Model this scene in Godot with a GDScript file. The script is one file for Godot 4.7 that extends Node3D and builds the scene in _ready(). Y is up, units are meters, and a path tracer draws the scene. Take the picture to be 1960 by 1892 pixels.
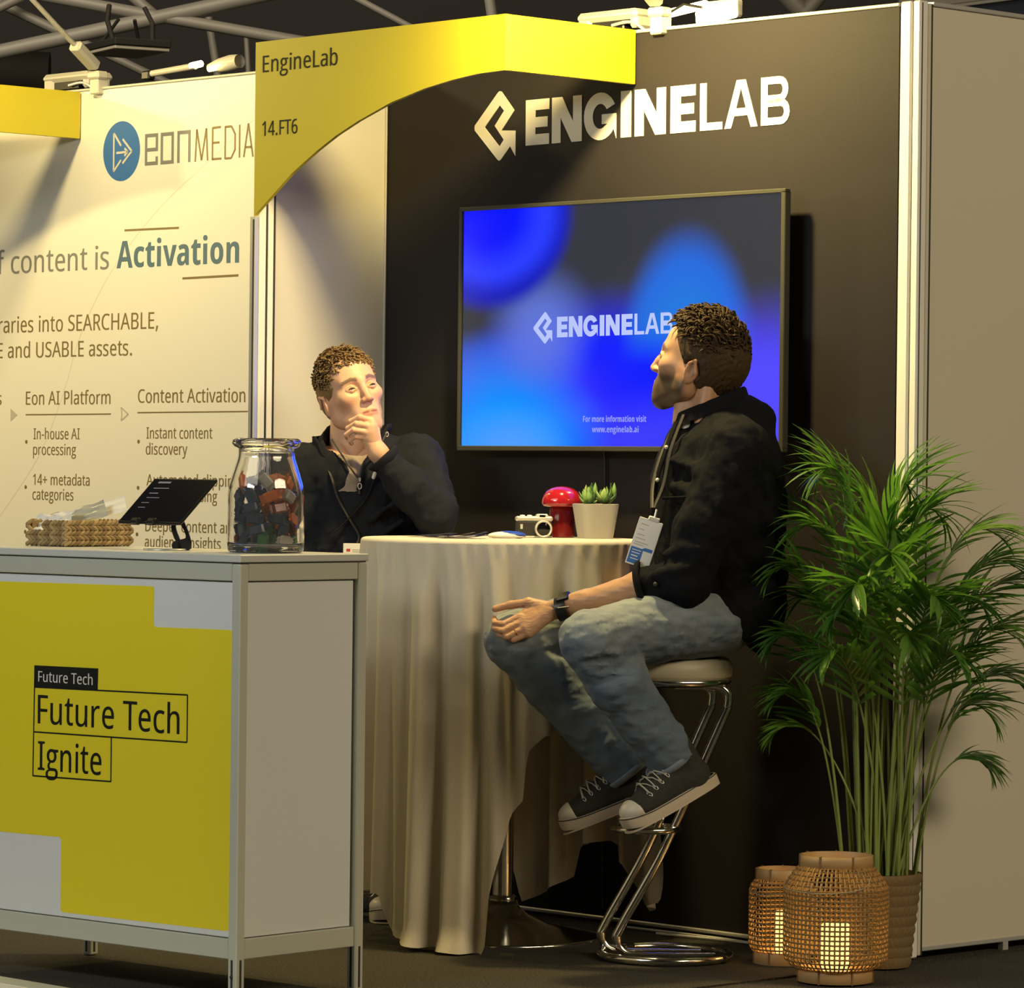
extends Node3D
# An exhibition stand: a dark printed back wall with a screen, a white divider, a yellow fascia, a counter, a draped bar table,
# two seated people, a palm, two rattan lanterns and the dim hall behind. Metres, y up. Back walls lie on z = 0, the stand's right end on x = 0.

const VIEW_TURN := 0.80554   # the camera's turn; people are laid out in axes turned the same way (x right, y up, z towards the viewer)

func _ready() -> void:
	camera_and_light()
	materials()
	structure()
	lettering()
	fascia()
	television()
	hall()
	spot_lamps()
	counter()
	counter_things()
	bar_table()
	table_things()
	stool()
	lanterns()
	palm()
	seated_man()
	young_man()

func camera_and_light() -> void:
	var cam := Camera3D.new()
	cam.name = "camera"
	cam.keep_aspect = Camera3D.KEEP_HEIGHT
	cam.fov = rad_to_deg(2.0 * atan(946.0 / 7479.06))
	cam.position = Vector3(6.6826, 1.2665, 7.8064)
	cam.rotation = Vector3(deg_to_rad(-0.324), deg_to_rad(46.154), deg_to_rad(0.648))
	cam.near = 0.1
	cam.far = 300.0
	add_child(cam)
	cam.current = true
	var env := Environment.new()
	env.background_mode = Environment.BG_COLOR
	env.background_color = Color(0.02, 0.02, 0.022)
	env.tonemap_mode = Environment.TONE_MAPPER_LINEAR
	env.tonemap_exposure = 1.0
	env.sdfgi_enabled = true
	env.ssao_enabled = true
	env.ssil_enabled = true
	var we := WorldEnvironment.new()
	we.name = "environment"
	we.environment = env
	add_child(we)
	# hall lighting: rows of high panels over the aisles in front of and beside the stand
	area_light("hall_light", Vector3(-2.0, 6.3, 11.0), Vector3(-0.4, -0.8, -1.0), Vector2(9.0, 2.0), Color(1.0, 0.98, 0.92), 7.0)
	area_light("hall_light", OPPOSITE, Vector3(-0.1, -0.25, -1.0), Vector2(1.6, 0.4), Color(0.98, 1.0, 0.97), 5.6)
	area_light("hall_light", Vector3(11.0, 6.3, 0.0), Vector3(-1.0, -0.55, -0.1), Vector2(8.0, 2.0), Color(1.0, 0.91, 0.74), 62.0)
	# the arm floodlights of this stand and of the one to its left
	area_light("flood_light", LAMP + Vector3(0.0, -0.075, -0.05), Vector3(-0.12, -1.0, -0.5), Vector2(0.16, 0.1), LAMP_COLOR, 6.5)
	area_light("flood_light", LAMP_NEXT + Vector3(0, -0.075, -0.05), Vector3(0.05, -1.0, -0.75), Vector2(0.16, 0.1), LAMP_COLOR, 2.1)
	area_light("flood_light", Vector3(-4.9, 2.83, 1.85), Vector3(0.5, -0.8, -0.75), Vector2(0.16, 0.1), LAMP_COLOR, 4.6)

const OPPOSITE := Vector3(-0.6, 2.7, 5.4)   # the lamps of the stand across the aisle
const LAMP := Vector3(-0.6, 2.78, 0.7)
const LAMP_NEXT := Vector3(-3.1, 3.05, 1.0)
const LAMP_COLOR := Color(1.0, 0.885, 0.575)

func area_light(called: String, at: Vector3, towards: Vector3, size: Vector2, color: Color, energy: float) -> void:
	var l := AreaLight3D.new()
	l.name = called
	l.area_size = size
	l.light_color = color
	l.light_energy = energy
	l.area_range = 60.0
	l.area_attenuation = 2.0
	l.shadow_enabled = true
	l.position = at
	l.basis = Basis.looking_at(towards.normalized(), Vector3.UP)
	add_child(l, true)

# ---------------------------------------------------------------- naming
var used := {}

func numbered(parent: Node, called: String) -> String:
	var key := str(parent.get_instance_id()) + called
	var k: int = used.get(key, -1) + 1
	used[key] = k
	return called if k == 0 else "%s_%03d" % [called, k]

func thing(called: String, label: String, category: String, at: Vector3, group := "", turn := 0.0) -> Node3D:
	var o := Node3D.new()
	o.name = numbered(self, called)
	o.position = at
	o.rotation.y = turn
	add_child(o, true)
	return tag(o, label, category, group)

func tag(o: Node3D, label: String, category: String, group := "") -> Node3D:
	o.set_meta("label", label)
	o.set_meta("category", category)
	if group:
		o.set_meta("group", group)
	return o

# one mesh under a thing; its shape may be given in the world's axes for a thing that is not turned
func part(parent: Node3D, called: String, mesh: Mesh, m: Material, at := Transform3D()) -> MeshInstance3D:
	var o := MeshInstance3D.new()
	o.name = numbered(parent, called)
	o.mesh = mesh
	if m:
		o.material_override = m
	o.transform = at
	parent.add_child(o, true)
	return o

func struct(called: String, mesh: Mesh, m: Material, label: String, category: String, parent: Node3D = null) -> MeshInstance3D:
	var o := part(parent if parent else self, called, mesh, m)
	if parent == null:
		o.set_meta("kind", "structure")
		tag(o, label, category)
	return o

func moved(v: Vector3) -> Transform3D:
	return Transform3D(Basis(), v)

# ---------------------------------------------------------------- mesh builder
class MB:
	var v := PackedVector3Array()
	var n := PackedVector3Array()
	var c := PackedColorArray()
	var uv := PackedVector2Array()
	var i := PackedInt32Array()
	var tint := Color.WHITE

	func put(p: Vector3, nn: Vector3, u := Vector2.ZERO) -> int:
		v.append(p)
		n.append(nn)
		c.append(tint)
		uv.append(u)
		return v.size() - 1

	# corners run counter-clockwise seen from outside; Godot wants clockwise
	func tri(a: Vector3, b: Vector3, d: Vector3) -> void:
		var nn := (b - a).cross(d - a).normalized()
		var k := put(a, nn)
		put(b, nn)
		put(d, nn)
		i.append_array([k, k + 2, k + 1])

	func quad(a: Vector3, b: Vector3, d: Vector3, e: Vector3) -> void:
		var nn := (d - a).cross(e - b).normalized()
		var k := put(a, nn, Vector2(0, 1))
		put(b, nn, Vector2(1, 1))
		put(d, nn, Vector2(1, 0))
		put(e, nn, Vector2(0, 0))
		i.append_array([k, k + 2, k + 1, k, k + 3, k + 2])

	func box(center: Vector3, size: Vector3, bevel := 0.0, basis := Basis()) -> MB:
		var h := size / 2.0
		bevel = minf(bevel, minf(h.x, minf(h.y, h.z)) * 0.98)
		var g := h - Vector3.ONE * bevel
		for axis in 3:
			var p := (axis + 1) % 3
			var q := (axis + 2) % 3
			for s in [-1.0, 1.0]:
				var w := []
				for t in [[-1, -1], [1, -1], [1, 1], [-1, 1]]:
					var x := Vector3.ZERO
					x[axis] = s * h[axis]
					x[p] = t[0] * g[p]
					x[q] = t[1] * g[q]
					w.append(center + basis * x)
				if s > 0:
					quad(w[0], w[1], w[2], w[3])
				else:
					quad(w[0], w[3], w[2], w[1])
			if bevel > 0.0:
				for s in [-1.0, 1.0]:
					for t in [-1.0, 1.0]:
						# the edge along this axis between faces p and q
						var w := []
						for e in [[-1, 0], [1, 0], [1, 1], [-1, 1]]:
							var x := Vector3.ZERO
							x[axis] = e[0] * g[axis]
							x[p] = s * (h[p] if e[1] == 0 else g[p])
							x[q] = t * (g[q] if e[1] == 0 else h[q])
							w.append(center + basis * x)
						if s * t < 0:
							quad(w[0], w[1], w[2], w[3])
						else:
							quad(w[0], w[3], w[2], w[1])
		if bevel > 0.0:
			for sx in [-1.0, 1.0]:
				for sy in [-1.0, 1.0]:
					for sz in [-1.0, 1.0]:
						var a := center + basis * Vector3(sx * h.x, sy * g.y, sz * g.z)
						var b := center + basis * Vector3(sx * g.x, sy * h.y, sz * g.z)
						var d := center + basis * Vector3(sx * g.x, sy * g.y, sz * h.z)
						if sx * sy * sz > 0:
							tri(a, b, d)
						else:
							tri(a, d, b)
		return self

	# rows of points; the surface's outside lies on the left of a row's direction when rows climb; flip turns it
	func grid(rows: Array, close_u := false, flip := false, close_v := false) -> MB:
		var nr := rows.size()
		var nc: int = rows[0].size()
		var base := v.size()
		for r in nr:
			for k in nc:
				var row: PackedVector3Array = rows[r]
				var a: Vector3 = row[(k + 1) % nc] if close_u or k < nc - 1 else row[k]
				var b: Vector3 = row[(k - 1 + nc) % nc] if close_u or k > 0 else row[k]
				var up: Vector3 = rows[(r + 1) % nr][k] if close_v or r < nr - 1 else row[k]
				var dn: Vector3 = rows[(r - 1 + nr) % nr][k] if close_v or r > 0 else row[k]
				var nn := (a - b).cross(up - dn)
				if nn.length_squared() < 1e-20:
					nn = (up - dn) if r == nr - 1 else (dn - up)
					nn = (rows[nr - 1][k] - rows[0][k]) * (1.0 if r == nr - 1 else -1.0)
					if flip:
						nn = -nn
				nn = nn.normalized()
				put(row[k], -nn if flip else nn, Vector2(float(k) / maxf(nc - (0 if close_u else 1), 1), float(r) / maxf(nr - 1, 1)))
		for r in (nr if close_v else nr - 1):
			for k in (nc if close_u else nc - 1):
				var a := base + r * nc + k
				var b := base + r * nc + (k + 1) % nc
				var d := base + ((r + 1) % nr) * nc + (k + 1) % nc
				var e := base + ((r + 1) % nr) * nc + k
				if flip:
					i.append_array([a, b, d, a, d, e])
				else:
					i.append_array([a, d, b, a, e, d])
		return self

	# profile points (radius, height) from bottom to top, outside facing away from the axis
	func lathe(profile: Array, seg := 32, at := Transform3D()) -> MB:
		var rows := []
		for p in profile:
			var row := PackedVector3Array()
			for k in seg:
				var a := TAU * k / seg
				row.append(at * Vector3(p.x * cos(a), p.y, -p.x * sin(a)))
			rows.append(row)
		return grid(rows, true)

	func ball_shape(center: Vector3, r: float, seg := 12) -> MB:
		var profile := []
		for k in 7:
			var a := -PI / 2 + PI * k / 6.0
			profile.append(Vector2(maxf(r * cos(a), 0.0001), r * sin(a)))
		return lathe(profile, seg, Transform3D(Basis(), center))

	func tube(pts: Array, radius, sides := 8, closed := false, squash := 1.0) -> MB:
		var rows := []
		var count := pts.size()
		var last := Vector3.ZERO
		for k in count:
			var a: Vector3 = pts[(k + 1) % count] if closed or k < count - 1 else pts[k]
			var b: Vector3 = pts[(k - 1 + count) % count] if closed or k > 0 else pts[k]
			var t := (a - b).normalized()
			if last == Vector3.ZERO:
				last = Vector3.UP if absf(t.y) < 0.9 else Vector3.RIGHT
			var side := (last - t * last.dot(t)).normalized()
			last = side
			var other := t.cross(side)
			var r: float = radius[k] if radius is Array else radius
			var row := PackedVector3Array()
			for s in sides:
				var g := TAU * s / sides
				row.append(pts[k] + side * cos(g) * r * squash + other * sin(g) * r)
			rows.append(row)
		grid(rows, true, false, closed)
		if not closed:
			for e in [0, count - 1]:
				var mid: Vector3 = pts[e]
				var row: PackedVector3Array = rows[e]
				for s in sides:
					if e == 0:
						tri(mid, row[(s + 1) % sides], row[s])
					else:
						tri(mid, row[s], row[(s + 1) % sides])
		return self

	# a flat outline in the xy plane of «at», given counter-clockwise, raised by depth along z
	func prism(outline: Array, depth: float, at := Transform3D()) -> MB:
		var p := PackedVector2Array(outline)
		if Geometry2D.is_polygon_clockwise(p):
			p.reverse()
		var t := Geometry2D.triangulate_polygon(p)
		for k in range(0, t.size(), 3):
			var a := p[t[k]]
			var b := p[t[k + 1]]
			var d := p[t[k + 2]]
			if (b - a).cross(d - a) < 0.0:
				var s := b
				b = d
				d = s
			tri(at * Vector3(a.x, a.y, depth), at * Vector3(b.x, b.y, depth), at * Vector3(d.x, d.y, depth))
			tri(at * Vector3(a.x, a.y, 0), at * Vector3(d.x, d.y, 0), at * Vector3(b.x, b.y, 0))
		for k in p.size():
			var a := p[k]
			var b := p[(k + 1) % p.size()]
			quad(at * Vector3(a.x, a.y, 0), at * Vector3(b.x, b.y, 0), at * Vector3(b.x, b.y, depth), at * Vector3(a.x, a.y, depth))
		return self

	func mesh(colored := false) -> ArrayMesh:
		var a := []
		a.resize(Mesh.ARRAY_MAX)
		a[Mesh.ARRAY_VERTEX] = v
		a[Mesh.ARRAY_NORMAL] = n
		a[Mesh.ARRAY_TEX_UV] = uv
		if colored:
			a[Mesh.ARRAY_COLOR] = c
		a[Mesh.ARRAY_INDEX] = i
		var m := ArrayMesh.new()
		m.add_surface_from_arrays(Mesh.PRIMITIVE_TRIANGLES, a)
		return m

func box_mesh(center: Vector3, size: Vector3, bevel := 0.0) -> ArrayMesh:
	return MB.new().box(center, size, bevel).mesh()

func ring(center: Vector3, rx: float, rz: float, seg := 32, tilt := Basis()) -> Array:
	var r := []
	for k in seg:
		var a := TAU * k / seg
		r.append(center + tilt * Vector3(rx * cos(a), 0, -rz * sin(a)))
	return r

# a smooth curve through the given points
func smooth(pts: Array, steps := 6, closed := false) -> Array:
	var out := []
	var m := pts.size()
	for k in (m if closed else m - 1):
		var p0 = pts[(k - 1 + m) % m] if closed or k > 0 else pts[0]
		var p1 = pts[k]
		var p2 = pts[(k + 1) % m]
		var p3 = pts[(k + 2) % m] if closed or k + 2 < m else pts[m - 1]
		for s in steps:
			out.append(p1.cubic_interpolate(p2, p0, p3, float(s) / steps))
	if not closed:
		out.append(pts[m - 1])
	return out

func table(xs: Array, ys: Array, x: float) -> float:
	if x <= xs[0]:
		return ys[0]
	for k in range(1, xs.size()):
		if x <= xs[k]:
			return lerpf(ys[k - 1], ys[k], (x - xs[k - 1]) / (xs[k] - xs[k - 1]))
	return ys[-1]

# colours for the points of a surface
class Tint:
	func at(_p: Vector3, _n: Vector3) -> Color:
		return Color.WHITE

# ---------------------------------------------------------------- distance fields meshed as surface nets: bodies and clothes
class Field:
	var o: Vector3
	var c: float
	var nx: int
	var ny: int
	var nz: int
	var f := PackedFloat32Array()
	var lo := PackedInt32Array([0, 0, 0])
	var hi := PackedInt32Array([0, 0, 0])

	func _init(low: Vector3, high: Vector3, cell: float) -> void:
		o = low
		c = cell
		nx = int(ceil((high.x - low.x) / cell)) + 2
		ny = int(ceil((high.y - low.y) / cell)) + 2
		nz = int(ceil((high.z - low.z) / cell)) + 2
		f.resize(nx * ny * nz)
		f.fill(9.0)

	func reach(a: Vector3, b: Vector3) -> void:
		var l := (a - o) / c
		var h := (b - o) / c
		lo = PackedInt32Array([clampi(int(l.x), 1, nx - 2), clampi(int(l.y), 1, ny - 2), clampi(int(l.z), 1, nz - 2)])
		hi = PackedInt32Array([clampi(int(h.x) + 2, 1, nx - 1), clampi(int(h.y) + 2, 1, ny - 1), clampi(int(h.z) + 2, 1, nz - 1)])

	func join(at: int, d: float, k: float) -> void:
		var e := f[at]
		var h := k - absf(d - e)
		f[at] = minf(d, e) - (h * h * 0.25 / k if h > 0.0 else 0.0)

	func cut(at: int, d: float, k: float) -> void:
		var e := f[at]
		var h := k - absf(e + d)
		f[at] = maxf(e, -d) + (h * h * 0.25 / k if h > 0.0 else 0.0)

	# a capsule whose radius runs from ra to rb; flat squashes it along the given direction
	func cone(a: Vector3, b: Vector3, ra: float, rb: float, k := 0.02, flat := Vector3.ZERO, carve := false) -> Field:
		var m := maxf(ra, rb) * (1.0 + flat.length()) + maxf(k, 3.0 * c)
		reach(a.min(b) - Vector3.ONE * m, a.max(b) + Vector3.ONE * m)
		var ab := b - a
		var inv := 1.0 / maxf(ab.length_squared(), 1e-9)
		var dr := rb - ra
		var fl := flat.length()
		var fd := flat.normalized()
		for z in range(lo[2], hi[2]):
			for y in range(lo[1], hi[1]):
				var p := Vector3(o.x + lo[0] * c, o.y + y * c, o.z + z * c) - a
				var at := (z * ny + y) * nx + lo[0]
				for x in range(lo[0], hi[0]):
					var t := clampf(p.dot(ab) * inv, 0.0, 1.0)
					var q := p - ab * t
					if fl > 0.0:
						q += fd * (q.dot(fd) * fl)
					if carve:
						cut(at, q.length() - ra - dr * t, k)
					else:
						join(at, q.length() - ra - dr * t, k)
					at += 1
					p.x += c
		return self

	func ball(center: Vector3, r: Vector3, k := 0.02, turn := Basis(), carve := false) -> Field:
		var big := maxf(r.x, maxf(r.y, r.z)) + maxf(k, 3.0 * c)
		reach(center - Vector3.ONE * big, center + Vector3.ONE * big)
		var inv := turn.inverse()
		var r2 := r * r
		for z in range(lo[2], hi[2]):
			for y in range(lo[1], hi[1]):
				var w := Vector3(o.x + lo[0] * c, o.y + y * c, o.z + z * c) - center
				var at := (z * ny + y) * nx + lo[0]
				for x in range(lo[0], hi[0]):
					var p := inv * w
					var k0 := (p / r).length()
					var k1 := (p / r2).length()
					var d := k0 * (k0 - 1.0) / maxf(k1, 1e-6) if k0 > 0.05 else -minf(r.x, minf(r.y, r.z))
					if carve:
						cut(at, d, k)
					else:
						join(at, d, k)
					at += 1
					w.x += c
		return self

	func slab(center: Vector3, half: Vector3, round_: float, k := 0.01, turn := Basis(), carve := false) -> Field:
		var big := half.length() + maxf(k, 3.0 * c)
		reach(center - Vector3.ONE * big, center + Vector3.ONE * big)
		var inv := turn.inverse()
		var g := half - Vector3.ONE * round_
		for z in range(lo[2], hi[2]):
			for y in range(lo[1], hi[1]):
				var w := Vector3(o.x + lo[0] * c, o.y + y * c, o.z + z * c) - center
				var at := (z * ny + y) * nx + lo[0]
				for x in range(lo[0], hi[0]):
					var q := (inv * w).abs() - g
					var d := q.max(Vector3.ZERO).length() + minf(maxf(q.x, maxf(q.y, q.z)), 0.0) - round_
					if carve:
						cut(at, d, k)
					else:
						join(at, d, k)
					at += 1
					w.x += c
		return self

	# the part on the far side of a plane is cut away
	func trim(point: Vector3, away: Vector3, k := 0.004, within := 9.0) -> Field:
		away = away.normalized()
		for z in range(1, nz - 1):
			for y in range(1, ny - 1):
				var p := Vector3(o.x + c, o.y + y * c, o.z + z * c) - point
				var at := (z * ny + y) * nx + 1
				for x in range(1, nx - 1):
					if f[at] < 1.0 and p.length_squared() < within * within:
						cut(at, -p.dot(away), k)
					at += 1
					p.x += c
		return self

	func rough(amount: float, size: Vector3, number: int, octaves := 2, turn := Basis()) -> Field:
		var noise := FastNoiseLite.new()
		noise.seed = number
		noise.frequency = 1.0
		noise.noise_type = FastNoiseLite.TYPE_SIMPLEX_SMOOTH
		noise.fractal_octaves = octaves
		var inv := turn.inverse()
		var band := amount + 3.0 * c
		for z in range(1, nz - 1):
			for y in range(1, ny - 1):
				var at := (z * ny + y) * nx + 1
				for x in range(1, nx - 1):
					if absf(f[at]) < band:
						var p := (inv * Vector3(o.x + x * c, o.y + y * c, o.z + z * c)) / size
						f[at] += amount * noise.get_noise_3dv(p)
					at += 1
		return self

	func value(p: Vector3) -> float:
		var q := (p - o) / c
		var x := int(round(q.x))
		var y := int(round(q.y))
		var z := int(round(q.z))
		if x < 0 or y < 0 or z < 0 or x >= nx or y >= ny or z >= nz:
			return 9.0
		return f[(z * ny + y) * nx + x]

	# adds its surface to a mesh builder; color is asked for the tint of each point, or left out
	func into(mb: MB, color: Tint = null, xf := Transform3D()) -> void:
		var cell := PackedInt32Array()
		cell.resize(f.size())
		cell.fill(-1)
		var off := PackedInt32Array([0, 1, nx, nx + 1, nx * ny, nx * ny + 1, nx * ny + nx, nx * ny + nx + 1])
		var far := 3.5 * c
		var e0 := PackedInt32Array([0, 2, 4, 6, 0, 1, 4, 5, 0, 1, 2, 3])
		var e1 := PackedInt32Array([1, 3, 5, 7, 2, 3, 6, 7, 4, 5, 6, 7])
		var vals := PackedFloat32Array()
		vals.resize(8)
		var live := PackedInt32Array()
		for z in nz - 1:
			for y in ny - 1:
				var at := (z * ny + y) * nx
				for x in nx - 1:
					var v0 := f[at]
					if v0 < far and v0 > -far:
						var inside := 0
						for k in 8:
							var w := f[at + off[k]]
							vals[k] = w
							if w < 0.0:
								inside += 1
						if inside > 0 and inside < 8:
							var sum := Vector3.ZERO
							var count := 0
							for k in 12:
								var a := vals[e0[k]]
								var b := vals[e1[k]]
								if (a < 0.0) != (b < 0.0):
									var t := a / (a - b)
									var q := e0[k]
									var s := Vector3(q & 1, (q >> 1) & 1, (q >> 2) & 1)
									s[k >> 2] += t
									sum += s
									count += 1
							var p := o + (Vector3(x, y, z) + sum / count) * c
							var g := Vector3(
								vals[1] + vals[3] + vals[5] + vals[7] - vals[0] - vals[2] - vals[4] - vals[6],
								vals[2] + vals[3] + vals[6] + vals[7] - vals[0] - vals[1] - vals[4] - vals[5],
								vals[4] + vals[5] + vals[6] + vals[7] - vals[0] - vals[1] - vals[2] - vals[3]).normalized()
							if color:
								mb.tint = color.at(p, g)
							cell[at] = mb.put(xf * p, (xf.basis * g).normalized())
							live.append(at)
					at += 1
		# a quad round every crossed edge that starts at the far corner of a live cell
		var step := PackedInt32Array([1, nx, nx * ny])
		for at in live:
			for axis in 3:
				var a := f[at]
				var b := f[at + step[axis]]
				if (a < 0.0) == (b < 0.0):
					continue
				var p := step[(axis + 1) % 3]
				var q := step[(axis + 2) % 3]
				var w0 := cell[at - p - q]
				var w1 := cell[at - q]
				var w2 := cell[at]
				var w3 := cell[at - p]
				if w0 < 0 or w1 < 0 or w3 < 0:
					continue
				if a < 0.0:
					mb.i.append_array([w0, w2, w1, w0, w3, w2])
				else:
					mb.i.append_array([w0, w1, w2, w0, w2, w3])
		mb.tint = Color.WHITE

	func mesh(color: Tint = null, xf := Transform3D()) -> ArrayMesh:
		var mb := MB.new()
		into(mb, color, xf)
		return mb.mesh(color != null)

# ---------------------------------------------------------------- lettering: glyphs fitted to a width and the height of capitals
var font_cache := {}

func font(bold: bool) -> SystemFont:
	if not font_cache.has(bold):
		var s := SystemFont.new()
		s.font_names = PackedStringArray(["Droid Sans"])
		s.font_weight = 700 if bold else 400
		font_cache[bold] = s
	return font_cache[bold]

func text_mesh(words: String, bold: bool, depth: float) -> TextMesh:
	var t := TextMesh.new()
	t.font = font(bold)
	t.font_size = 64
	t.pixel_size = 0.01
	t.curve_step = 1.0
	t.depth = depth
	t.text = words
	t.horizontal_alignment = HORIZONTAL_ALIGNMENT_LEFT
	return t

# left end of the baseline «at», along the x axis of «turn», its front along z
func write(parent: Node3D, called: String, words: String, at: Vector3, width: float, capital: float, m: Material, turn := Basis(), bold := false, proud := 0.0008) -> MeshInstance3D:
	var t := text_mesh(words, bold, 0.01)
	var ref := text_mesh("H", bold, 0.01).get_aabb()
	var box := t.get_aabb()
	var sx := width / box.size.x
	var sy := capital / ref.size.y
	var sz := proud / 0.01
	var b := turn * Basis.from_scale(Vector3(sx, sy, sz))
	return part(parent, called, t, m, Transform3D(b, at - b * Vector3(box.position.x, ref.position.y, -0.005)))

# ---------------------------------------------------------------- materials
var M := {}

func mat(called: String, color: Color, rough := 0.6, metal := 0.0) -> StandardMaterial3D:
	var m := StandardMaterial3D.new()
	m.resource_name = called
	m.albedo_color = color
	m.roughness = rough
	m.metallic = metal
	M[called] = m
	return m

func lin(r: float, g: float, b: float) -> Color:
	return Color(r, g, b).linear_to_srgb()

func noise_tex(size: int, frequency: float, number: int, octaves := 4, low := 0.0, high := 1.0, normal := 0.0) -> NoiseTexture2D:
	var n := FastNoiseLite.new()
	n.seed = number
	n.frequency = frequency
	n.fractal_octaves = octaves
	var t := NoiseTexture2D.new()
	t.width = size
	t.height = size
	t.seamless = true
	t.noise = n
	if normal > 0.0:
		t.as_normal_map = true
		t.bump_strength = normal
	else:
		var ramp := Gradient.new()
		ramp.set_color(0, Color(low, low, low))
		ramp.set_color(1, Color(high, high, high))
		t.color_ramp = ramp
	return t

func triplanar(m: StandardMaterial3D, scale: float) -> StandardMaterial3D:
	m.uv1_triplanar = true
	m.uv1_scale = Vector3.ONE * scale
	return m

func bumped(m: StandardMaterial3D, scale: float, frequency: float, strength: float, number := 1) -> StandardMaterial3D:
	m.normal_enabled = true
	m.normal_texture = noise_tex(256, frequency, number, 3, 0, 1, strength)
	return triplanar(m, scale)

func materials() -> void:
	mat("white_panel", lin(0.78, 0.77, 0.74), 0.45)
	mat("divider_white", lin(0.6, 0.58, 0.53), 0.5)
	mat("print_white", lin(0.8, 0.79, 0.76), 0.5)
	bumped(mat("print_black", lin(0.021, 0.0185, 0.02), 0.6), 6.0, 0.2, 0.3)
	M.print_black.metallic_specular = 0.28
	mat("side_panel", lin(0.62, 0.58, 0.48), 0.55)
	mat("yellow_board", lin(0.5, 0.43, 0.012), 0.5)
	mat("yellow_print", lin(0.8, 0.67, 0.02), 0.5)
	mat("aluminium", lin(0.72, 0.72, 0.7), 0.35, 0.55)
	mat("frame_metal", lin(0.62, 0.64, 0.56), 0.4, 0.3)
	mat("groove", lin(0.03, 0.03, 0.03), 0.7)
	mat("ink", lin(0.018, 0.018, 0.016), 0.5)
	M.ink.metallic_specular = 0.2
	mat("navy_panel", lin(0.02, 0.035, 0.07), 0.6)
	mat("white_vinyl", lin(0.62, 0.6, 0.55), 0.5)
	mat("grey_ink", lin(0.2, 0.145, 0.06), 0.5)
	mat("logo_blue", lin(0.05, 0.17, 0.5), 0.5)
	mat("pale_grey_ink", lin(0.5, 0.48, 0.44), 0.5)
	mat("steel_blue_ink", lin(0.07, 0.15, 0.24), 0.5)
	mat("slate_ink", lin(0.2, 0.21, 0.22), 0.5)
	mat("black_plastic", lin(0.012, 0.012, 0.012), 0.35)
	mat("lamp_white", lin(0.5, 0.49, 0.45), 0.4)
	mat("chrome", lin(0.85, 0.84, 0.8), 0.16, 1.0)
	# carpets
	for p in [["stand_carpet", lin(0.085, 0.074, 0.05), 5], ["aisle_carpet", lin(0.11, 0.098, 0.084), 9]]:
		var m := mat(p[0], p[1], 0.95)
		m.albedo_texture = noise_tex(512, 0.11, p[2], 3, 0.25, 1.0)
		m.heightmap_enabled = true
		m.heightmap_texture = m.albedo_texture
		m.heightmap_scale = 0.5
		triplanar(m, 2.2)
	mat("hall_dark", lin(0.11, 0.108, 0.11), 0.9)
	mat("hall_roof", lin(0.06, 0.058, 0.055), 0.9)
	mat("truss_metal", lin(0.42, 0.4, 0.36), 0.55, 0.2)
	mat("duct", lin(0.03, 0.027, 0.022), 0.8)
	var lamp := mat("lamp_glow", Color.WHITE, 0.4)
	lamp.emission_enabled = true
	lamp.emission = LAMP_COLOR
	lamp.emission_energy_multiplier = 12.0
	var panel := mat("hall_lamp_glow", Color.WHITE, 0.4)
	panel.emission_enabled = true
	panel.emission = Color(1.0, 0.95, 0.85)
	panel.emission_energy_multiplier = 2.0
	mat("sweep_ink", lin(0.73, 0.71, 0.66), 0.6)
	mat("bezel", lin(0.08, 0.08, 0.065), 0.35, 0.4)
	extra_materials()

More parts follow.
